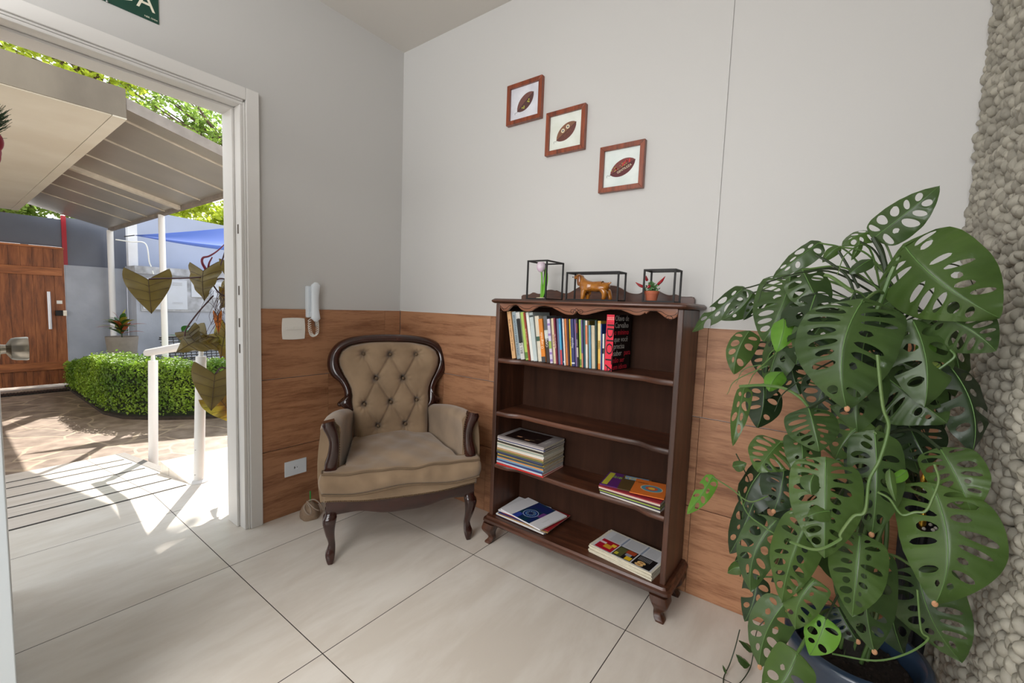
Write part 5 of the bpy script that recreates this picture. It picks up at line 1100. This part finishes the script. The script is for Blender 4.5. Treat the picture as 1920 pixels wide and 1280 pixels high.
for y0_, y1_ in ((.14, .42), (.46, .74), (.80, 1.05), (1.10, 1.36)):
    d_ = MB().box(CX+.0205, CX+.035, y0_, y1_, .93 if y0_ < .6 else 1.15, 1.43).build('door', CAB, mcab, bevel=.003)
    m_ = MB()
    for zz in (1.34, 1.36, 1.38, 1.03, 1.05): 
        if zz > 1.2 or y0_ < .6: m_.box(CX+.0355, CX+.038, y0_+.07, y1_-.07, zz, zz+.006)
    m_.build('louvre', BWALL2, d_)
SHD = mat('dark_composite_panel', (96, 100, 112), .35, var=.08, vscale=2); SHB = mat('blue_grey_sheeting', (158, 166, 188), .4, var=.06, vscale=1.5)
fp = thing('fence_screen', (GX, -1, 1.6), 'dark grey sheet screens standing above the gate and garden wall', 'fence')
MB().box(GX-.10, GX-.08, -2.6, -.665, 1.84, 2.26).build('sheet', SHD, fp); MB().box(GX-.10, GX-.08, -.611, .20, 1.5755, 2.30).build('sheet', SHD, fp)
tag(MB().box(GX-.11, GX-.06, -.664, -.612, 1.5755, 2.32).build('red_post', mat('red_steel', (170, 30, 44), .4)), 'slim red steel post between the two dark fence sheets', 'post')
fs = thing('fence_screen', (GX, 1, 1.6), 'tall blue-grey sheet screen behind the meter cabinets', 'fence')
m_ = MB(); xq = CX-.58; m_.add([(xq, .205, 1.2), (xq, 3.6, 1.2), (xq, 3.6, 2.45), (xq, .205, 2.60)]+[(xq-.02, .205, 1.2), (xq-.02, 3.6, 1.2), (xq-.02, 3.6, 2.45), (xq-.02, .205, 2.60)], [(0, 1, 2, 3), (4, 7, 6, 5), (0, 4, 5, 1), (1, 5, 6, 2), (2, 6, 7, 3), (3, 7, 4, 0)]); m_.build('sheet', SHB, fs)
cb = MB(); cb.tube(spline([(-6.9, -.10, 2.02), (-6.75, .05, 2.0), (-6.6, .20, 1.98), (-6.6, .24, 1.7), (-6.6, .26, 1.63), (-6.56, .28, 1.5)], 8), .010, 6); tag(cb.build('white_cable', PL, smooth=True), 'white cable looping from the canopy post down to the garden wall', 'cable')
# blue shade sail
sa = thing('shade_sail', (-5, .4, 2.1), 'blue fabric shade sail stretched over the garden', 'shade sail')
A_, B_, C_ = on_x(252, 441, -5.2), Vector((-5.6, 1.9, 2.62)), Vector((-4.2, 1.6, 1.86))
m_ = MB(); m_.grid(lambda u, v: A_.lerp(B_.lerp(C_, v), max(.001, u))+Vector((0, 0, -.12*math.sin(math.pi*u)*math.sin(math.pi*v)+(-.06 if v in (0, 1) else 0)*math.sin(math.pi*u))), 16, 12); m_.build('sail', mat('blue_sail_cloth', (116, 140, 204), .8, trans=.5), sa, smooth=True, solid=.004)
m_ = MB(); m_.tube([A_, A_+(A_-B_)*.05], .006, 6); m_.build('rope', BI, sa)
# white planting chair etc. behind the hedge
BED = mat('dark_bed_soil', (52, 42, 32), .95, var=.3, vscale=20)
bedp = [(-6.95, -.74), (-4.6, -.72), (-4.2, -.62), (-3.9, -.40), (-3.62, -.07), (-3.42, .3), (-3.2, 1.2), (-3.1, 2.6), (-6.6, 2.6), (-6.6, .062), (-7.1, .062)]
tag(MB().prism(bedp, lambda u, v, d: (u, v, d), GZ+.0003, GZ+.03).build('planting_bed', BED), kind='structure')
def foliage(m_, n, fn, size, rd, flat=0, fold=.25):
    for _ in range(n):
        p, nrm = fn(rd); d = Vector((rd.gauss(0, 1), rd.gauss(0, 1), rd.gauss(0, 1))).normalized(); d = (d-nrm*d.dot(nrm)*.6).normalized(); s = size*rd.uniform(.6, 1.3); b = d.cross((nrm+Vector((rd.gauss(0, .5), rd.gauss(0, .5), rd.gauss(0, .5)))).normalized()).normalized()*s*.32; up = d.cross(b).normalized()*s*fold
        m_.add([p, p+d*s*.5+b+up*.3, p+d*s, p+d*s*.5-b+up*.3], [(0, 1, 2), (0, 2, 3)])
HG = mat('hedge_leaf', (152, 182, 56), .45, island=.5, trans=.4, rgb2=(100, 138, 40), vscale=2.2)
hd_ = thing('hedge', (-4.6, -.3, GZ), 'clipped bright green low hedge curving round the planting bed', 'hedge')
hp = spline([(-6.85, -.52, 0), (-5.6, -.51, 0), (-4.7, -.50, 0), (-4.30, -.38, 0), (-3.98, -.10, 0), (-3.75, .25, 0), (-3.6, .8, 0), (-3.5, 1.5, 0)], 12); hp = resample(hp, 80)
def htop(i): u = i/79; return .08+.29*min(1, u/.38)+.02*math.sin(i*.7)
m_ = MB(); rings = []
for i, p in enumerate(hp):
    t = (hp[min(79, i+1)]-hp[max(0, i-1)]).normalized(); s = Vector((-t.y, t.x, 0)); h = htop(i)-.05; rings.append([p+s*a+Vector((0, 0, z)) for a, z in ((-.17, GZ+.031), (-.18, h-.05), (-.13, h), (.13, h), (.18, h-.05), (.17, GZ+.031))])
m_.loft(rings); m_.build('twig_core', mat('hedge_core', (36, 44, 20), .9, var=.4, vscale=40), hd_)
def hfn(rd):
    i = rd.randrange(80); p = hp[i]; t = (hp[min(79, i+1)]-hp[max(0, i-1)]).normalized(); s = Vector((-t.y, t.x, 0)); h = htop(i); q = rd.random()
    if q < .36: return p+t*rd.uniform(-.03, .03)+s*rd.uniform(-.2, .2)+Vector((0, 0, h+rd.gauss(-.02, .025))), Vector((0, 0, 1))
    sg = -1 if q < .86 else 1
    return p+t*rd.uniform(-.03, .03)+s*sg*(.195+rd.gauss(0, .018))+Vector((0, 0, GZ+.06+(h-GZ-.06)*rd.random()**.8)), s*sg
m_ = MB(); foliage(m_, 30000, hfn, .034, random.Random(3)); m_.build('foliage', HG, hd_)
# conical planter with croton
CP = Vector((-6.0, -.245, 0))
pc = thing('cone_planter', (CP.x, CP.y, GZ), 'tall grey-brown tapered planter with a croton behind the hedge', 'planter')
m_ = MB(); m_.lathe([(.11, GZ+.031), (.185, .53), (.185, .545), (.165, .545), (.16, .50), (.001, .50)], CP, 36); m_.build('pot', mat('sand_concrete_pot', (140, 130, 120), .85, var=.08, vscale=12, bump=.1), pc, smooth=True)
cr_ = thing('croton', (CP.x, CP.y, .50), 'croton plant with green, yellow and red pointed leaves in the tall planter', 'plant')
CC = [mat('croton_green', (60, 96, 40), .4), mat('croton_yellow', (170, 166, 60), .4, trans=.2), mat('croton_red', (168, 84, 50), .4, trans=.2)]
def blade(m_, p, d, L, w, droop=.4, n=6, cup=.15):
    d = Vector(d).normalized(); s = d.cross(Vector((0, 0, 1))); s = s.normalized() if s.length > .01 else Vector((1, 0, 0)); rows = []
    for i in range(n+1):
        t = i/n; c = Vector(p)+d*L*t+Vector((0, 0, -droop*L*t*t)); ww = w*math.sin(math.pi*min(1, .06+t*.94))**.8*.5; u = d.cross(s)*(-1)
        rows.append([c-s*ww+u*ww*cup*0+Vector((0, 0, ww*cup)), c, c+s*ww+Vector((0, 0, ww*cup))])
    m_.loft(rows, cap=False, closed=False)
rd = random.Random(9)
for k in range(40):
    a = rd.uniform(0, 6.28); el = rd.uniform(.45, 1.45); c = 0 if k % 2 else (1 if k % 4 else 2); z = .56+.20*rd.random()
    m_ = MB(); blade(m_, (CP.x, CP.y, z), (math.cos(a)*math.cos(el), math.sin(a)*math.cos(el), math.sin(el)), rd.uniform(.22, .36), .075, .35); m_.build('leaf', CC[c], cr_, smooth=True)
m_ = MB(); m_.tube([(CP.x, CP.y, .502), (CP.x, CP.y, .78)], .010, 6); m_.build('stem', STEMD, cr_)
# broad leafed shrub and ferns behind the hedge
FG = mat('glossy_shrub_leaf', (70, 124, 52), .35, trans=.2); 
fl = thing('leafy_shrub', (-6.2, .62, GZ), 'glossy broad-leaved shrub against the wall under the meter cabinets', 'shrub'); rd = random.Random(12)
for k in range(26):
    a = rd.uniform(0, 6.28); el = rd.uniform(.1, 1.2); m_ = MB(); blade(m_, (-6.2, .55, .25+.35*rd.random()), (math.cos(a)*math.cos(el), math.sin(a)*math.cos(el), math.sin(el)), rd.uniform(.2, .3), .13, .4); m_.build('leaf', FG, fl, smooth=True)
m_ = MB(); m_.tube([(-6.2, .55, GZ+.031), (-6.2, .55, .6)], .012, 6); m_.build('stem', STEMD, fl)
FN = mat('fern_green', (60, 88, 44), .5, trans=.15)
def fern(x, y, r_, h, label, n=16):
    t = thing('fern', (x, y, GZ), label, 'fern', 'ferns behind the hedge'); rd = random.Random(int(abs(x*100)))
    for k in range(n):
        a = k*2*math.pi/n+rd.uniform(-.2, .2); el = rd.uniform(.5, 1.2); m_ = MB(); d = Vector((math.cos(a)*math.cos(el), math.sin(a)*math.cos(el), math.sin(el))); L = r_*rd.uniform(.8, 1.2)
        for q in range(12):
            u = .15+.07*q; c = Vector((x, y, GZ+h))+d*L*u+Vector((0, 0, -.5*L*u*u)); s = d.cross(Vector((0, 0, 1))).normalized()
            for sg in (-1, 1): blade(m_, c, s*sg+d*.5, .09*(1.1-u*.8), .022, .3, 3)
        m_.tube([Vector((x, y, GZ+h))+d*L*u+Vector((0, 0, -.5*L*u*u)) for u in (0, .25, .5, .75, 1)], .003, 4); m_.build('frond', FN, t)
    m_ = MB(); m_.tube([(x, y, GZ+.031), (x, y, GZ+h)], .03, 8); m_.build('stem', STEMD, t)
fern(-6.25, -.30, .34, .35, 'dark fern left of the tapered planter'); fern(-5.75, .02, .28, .42, 'bright fern right of the tapered planter')
# woven garden chair
WK = mat('dark_wicker', (46, 44, 44), .7)
gc = thing('wicker_chair', (-5.35, .40, GZ), 'dark woven garden chair behind the hedge', 'chair'); zc = .18
for sy in (.16, .64):
    for sx_ in (-5.60, -5.12): m_ = MB(); m_.tube([(sx_, sy, GZ+.031), (sx_, sy, zc)], .014, 8); m_.build('leg', WK, gc)
MB().box(-5.62, -5.10, .14, .66, zc, zc+.04).build('seat', WK, gc, bevel=.01)
m_ = MB()
for q in range(9): z = zc+.07+q*.038; m_.tube([(-5.08-.012*q, .06-.01*q, z), (-5.06-.012*q, .40, z), (-5.08-.012*q, .74+.01*q, z)], .008, 6)
m_.build('back_weave', WK, gc)
m_ = MB()
for q in range(11): y = .09+q*.062; m_.tube([(-5.07, y, zc+.03), (-5.18, y*1.06-.02, zc+.40)], .006, 5)
m_.tube([(-5.19, -.01, zc+.40), (-5.17, .4, zc+.41), (-5.19, .83, zc+.40)], .014, 8); m_.build('back_frame', WK, gc)
# grate at the gate
m_ = MB(); m_.box(-6.75, -6.55, -1.5, -.72, GZ+.0003, GZ+.012)
for q in range(24): m_.box(-6.75, -6.55, -1.49+q*.032, -1.478+q*.032, GZ+.0125, GZ+.018)
tag(m_.build('drain_grate', BI), 'long dark metal drain grate in the paving before the gate', 'drain grate')
# ------------------------------------------------------------------ philodendron by the doorway (its pot hides behind the wall)
PH = [mat('philodendron_leaf', (122, 106, 54), .38, rgb2=(98, 84, 44), vscale=7, trans=.3), mat('philodendron_leaf_gold', (150, 140, 50), .4, rgb2=(120, 84, 34), vscale=8, trans=.45), mat('philodendron_orange', (206, 120, 50), .45, trans=.4)]
PV = mat('burgundy_stem', (62, 26, 28), .4); PV2 = mat('burgundy_vein', (70, 50, 30), .5)
ph = thing('philodendron', (-.52, -.42, 0), 'bronze arrow-leaved philodendron with dark red stems beside the doorway', 'plant')
def arrow_leaf(B, T_, w, nrm, mt, cup=.25, arch=.08):
    L = (T_-B).length; m_ = MB(); n = 16
    def half(t): # outline from lobe tip to apex
        return
    y = (T_-B).normalized(); z = (nrm-y*nrm.dot(y)).normalized(); x = y.cross(z)
    for sg in (-1, 1):
        rows = []
        for i in range(n+1):
            t = i/n; # midrib fraction and edge point
            my = max(0, t-.0)*L
            ex = w/2*(math.sin(math.pi*min(1, .16+.84*t)**.55)**.95 if t < 1 else 0); ey = L*(-.34+1.34*t**.9) if t < 1 else L
            ex = max(0, ex)
            row = []
            for v in (0, .2, .4, .6, .8, .93, 1):
                xx = sg*ex*v; yy = my+(ey-my)*(v**.9); tt = max(0, min(1, yy/L)); zz = arch*L*4*tt*(1-tt)-cup*w*.5*(2*abs(xx)/w)**1.6+.008*math.sin(t*20)*v
                row.append(B+x*xx+y*yy+z*zz)
            rows.append(row)
        m_.loft(rows, cap=False, closed=False)
        m_.cur = 1
        for q in (.02, .2, .42, .64): 
            i = int(q*n); m_.tube([a+z*.0012 for a in rows[i][:6]], .0011, 4)
        m_.cur = 0
    m_.cur = 1; m_.tube([B+y*L*t+z*(arch*L*4*t*(1-t)+.0008) for t in [k/12 for k in range(13)]], .0016, 5)
    return m_.build('leaf', [mt, PV2], ph, smooth=True, weld=True, ang=180)
tc_ = lambda p: (CAM-p).normalized()
def PX(x, y, X=-.60): return on_x(x, y, X)
for (bx0, by0, tx0, ty0, wpx, X1, X2, k, dz, sd) in ((278, 524, 284, 588, 72, -.62, -.62, 0, 0, 0), (381, 508, 384, 564, 58, -.60, -.58, 0, .1, -.5), (388, 630, 330, 661, 62, -.64, -.6, 0, .5, 0), (352, 622, 372, 650, 40, -.66, -.6, 0, .3, -.4), (392, 632, 436, 641, 24, -.62, -.64, 1, 1.0, 0), (403, 702, 396, 770, 74, -.56, -.54, 0, .2, 0), (414, 750, 446, 795, 60, -.60, -.58, 1, .2, 0), (426, 612, 414, 672, 44, -.62, -.6, 1, .2, -.3), (408, 592, 410, 626, 14, -.6, -.6, 2, 0, 0), (436, 548, 448, 590, 40, -.66, -.66, 1, .2, 0), (440, 640, 452, 705, 60, -.66, -.62, 0, .2, 0), (450, 500, 470, 560, 60, -.7, -.7, 0, .3, 0), (460, 720, 470, 800, 70, -.6, -.56, 0, .3, 0)):
    B, T_ = PX(bx0, by0, X1), PX(tx0, ty0, X2); dep = (B-CAM).dot(CF)
    arrow_leaf(B, T_, wpx*dep/FPX, tc_(B)+Vector((0, 0, dz))+CR*sd, PH[k])
rd = random.Random(31)
for k in range(16):
    B = Vector((-.55+rd.uniform(-.25, .2), -.50+rd.uniform(-.22, .2), rd.uniform(.45, 1.35))); T_ = B+Vector((rd.uniform(-.12, .12), rd.uniform(-.12, .05), -rd.uniform(.16, .24)))
    B.y = max(B.y, -.74); T_.y = max(T_.y, -.80); arrow_leaf(B, T_, rd.uniform(.16, .22), Vector((rd.uniform(-.5, 1), -1, .6)), PH[k % 2])
hub = PX(396, 524); root = Vector((-.52, -.42, .44))
m_ = MB()
for a in ([(428, 452), (412, 500), (396, 524)], [(430, 560), (410, 548), (396, 528)], [(400, 554), (372, 585), (350, 615), (346, 630)], [(396, 530), (414, 522), (436, 528)], [(396, 518), (350, 521), (300, 522), (279, 523)]): m_.tube(spline([PX(*q) for q in a], 8), .0042, 7)
m_.tube(spline([PX(430, 452), PX(450, 430), Vector((-.58, -.55, 1.3)), Vector((-.54, -.45, .9)), root], 8), .007, 8)
m_.tube(spline([PX(436, 528), PX(460, 560), Vector((-.56, -.5, .8)), root], 8), .006, 8); m_.tube(spline([PX(404, 700, -.56), PX(425, 690), Vector((-.56, -.6, .62)), root], 8), .005, 8); m_.tube(spline([PX(414, 750), PX(440, 740), root], 8), .004, 8)
m_.build('stem', PV, ph, smooth=True)
m_ = MB(); rd = random.Random(6)
for k in range(26):
    x0, y0_ = rd.uniform(396, 432), rd.uniform(528, 560); p = [(x0, y0_)]
    for q in range(4): p.append((p[-1][0]+rd.uniform(-13, 12), p[-1][1]+rd.uniform(6, 26)))
    m_.tube(spline([PX(a, b, -.6+rd.uniform(-.03, .03)) for a, b in p], 4), .0011, 4)
m_.build('aerial_roots', PV, ph)
m_ = MB(); m_.tube(spline([PX(394, 520), PX(388, 506), PX(380, 494), PX(379, 484), PX(390, 481), PX(403, 478), PX(414, 468), PX(422, 458)], 5), [.008, .010, .011, .0105, .010, .0085, .006, .005]+[.005]*28, 8) if 0 else None
sp1 = spline([PX(394, 522), PX(386, 505), PX(379, 492), PX(381, 483), PX(392, 480), PX(408, 470), PX(424, 455)], 5); m_.tube(sp1, [.0095-.007*i/len(sp1) for i in range(len(sp1))], 8)
sp1 = spline([PX(396, 520), PX(391, 508), PX(392, 494), PX(398, 482)], 5); m_.tube(sp1, [.009-.006*i/len(sp1) for i in range(len(sp1))], 8)
m_.build('spathe', mat('wine_red_spathe', (110, 16, 44), .3, coat=.3), ph, smooth=True)
pp = thing('plant_pot', (-.52, -.42, 0), 'large terracotta pot of the philodendron on the landing', 'plant pot')
m_ = MB(); m_.lathe([(.001, .0004), (.15, .0004), (.20, .40), (.215, .40), (.215, .44), (.19, .44), (.185, .40), (.001, .40)], (-.52, -.42, 0), 36); m_.build('pot', TERR, pp, smooth=True, ang=40)
# ------------------------------------------------------------------ trees beyond
TL = [mat('tree_leaf_a', (190, 204, 70), .5, island=.4, trans=.55), mat('tree_leaf_b', (150, 178, 84), .5, island=.45, trans=.5)]
BRK = mat('tree_bark', (96, 80, 66), .9, var=.3, vscale=12, bump=.4)
def tree(x, y, h, blobs, label, k, n, size, trunk_r=.16, lean=(0, 0)):
    t = thing('tree', (x, y, GZ), label, 'tree', 'trees beyond the garden wall'); rd = random.Random(int(x*13+y*7))
    m_ = MB(); top = Vector((x+lean[0], y+lean[1], h)); m_.tube(spline([(x, y, GZ+.0005), (x+lean[0]*.3, y+lean[1]*.4, h*.5), top], 6), [trunk_r*(1-.5*i/12) for i in range(13)], 10); m_.build('trunk', BRK, t, smooth=True)
    m_ = MB()
    for (cx, cy, cz, r_) in blobs:
        for q in range(5):
            e_ = Vector((cx+rd.uniform(-r_, r_)*.8, cy+rd.uniform(-r_, r_)*.9, cz+rd.uniform(-r_, r_)*.6)); a0 = top.lerp(Vector((x, y, h*.6)), rd.random()*.5); m_.tube(spline([a0, a0.lerp(e_, .5)+Vector((rd.uniform(-.2, .2), rd.uniform(-.2, .2), .15)), e_], 5), [.05*(1-i/12) for i in range(11)], 5)
    m_.build('branches', BRK, t)
    m_ = MB(); tot = sum(b[3]**2 for b in blobs)
    for (cx, cy, cz, r_) in blobs:
        cl = [(Vector((rd.gauss(0, .5), rd.gauss(0, .5), rd.gauss(0, .38)))) for _ in range(34)]
        def fn(rd): c = rd.choice(cl); return Vector((cx, cy, cz))+c*r_+Vector((rd.gauss(0, .14), rd.gauss(0, .14), rd.gauss(0, .09)))*r_, Vector((rd.gauss(0, .5), rd.gauss(0, .5), 1)).normalized()
        foliage(m_, int(n*r_**2/tot), fn, size, rd)
    m_.build('foliage', TL[k], t)
tree(-11.5, .55, 6.2, [(-11, -1.2, 6.1, 1.0), (-11, -.2, 6.3, .9), (-11, .6, 6.2, .7), (-11.4, -2.4, 6.2, 1.2)], 'tall tree with yellow-green leaves over the concrete slab', 0, 4000, .15, .2)
tree(-11.8, 5.4, 5.0, [(-11.5, 1.9, 5.9, .8), (-11.5, 2.7, 5.4, .8), (-11.5, 1.4, 6.4, .7), (-11.5, 3.3, 5.9, .9)], 'airy green tree above the metal canopy', 1, 3200, .13, .14, (0, -2.2))
tree(-13.5, 5.0, 3.0, [(-13, 2.6, 3.5, 1.1), (-13, 4.0, 3.6, 1.2), (-13.2, 1.4, 3.3, .9)], 'pale green tree crown behind the blue-grey screen', 0, 9000, .13, .10, (0, -1.0))
tree(-10, -.8, 2.9, [(-9.6, -.9, 2.85, .55), (-9.6, -.2, 2.75, .55), (-9.8, -1.8, 2.9, .7)], 'bushy green tree just above the gate screens', 1, 6000, .10, .08)
tree(-4.7, 2.5, 5.6, [(-4.5, 1.9, 6.4, .75), (-4.1, 1.7, 6.1, .5)], 'unseen leafy tree added to shade the indoor floor from the sun', 1, 5500, .15, .10)  # crown placed out of view to block the sun patch indoors
tag(MB().box(-12.6, -12.3, 1.10, 1.30, GZ+.0005, 7.2).build('utility_pole', mat('pale_pole', (206, 208, 216), .7)), 'pale square utility pole among the trees', 'pole')
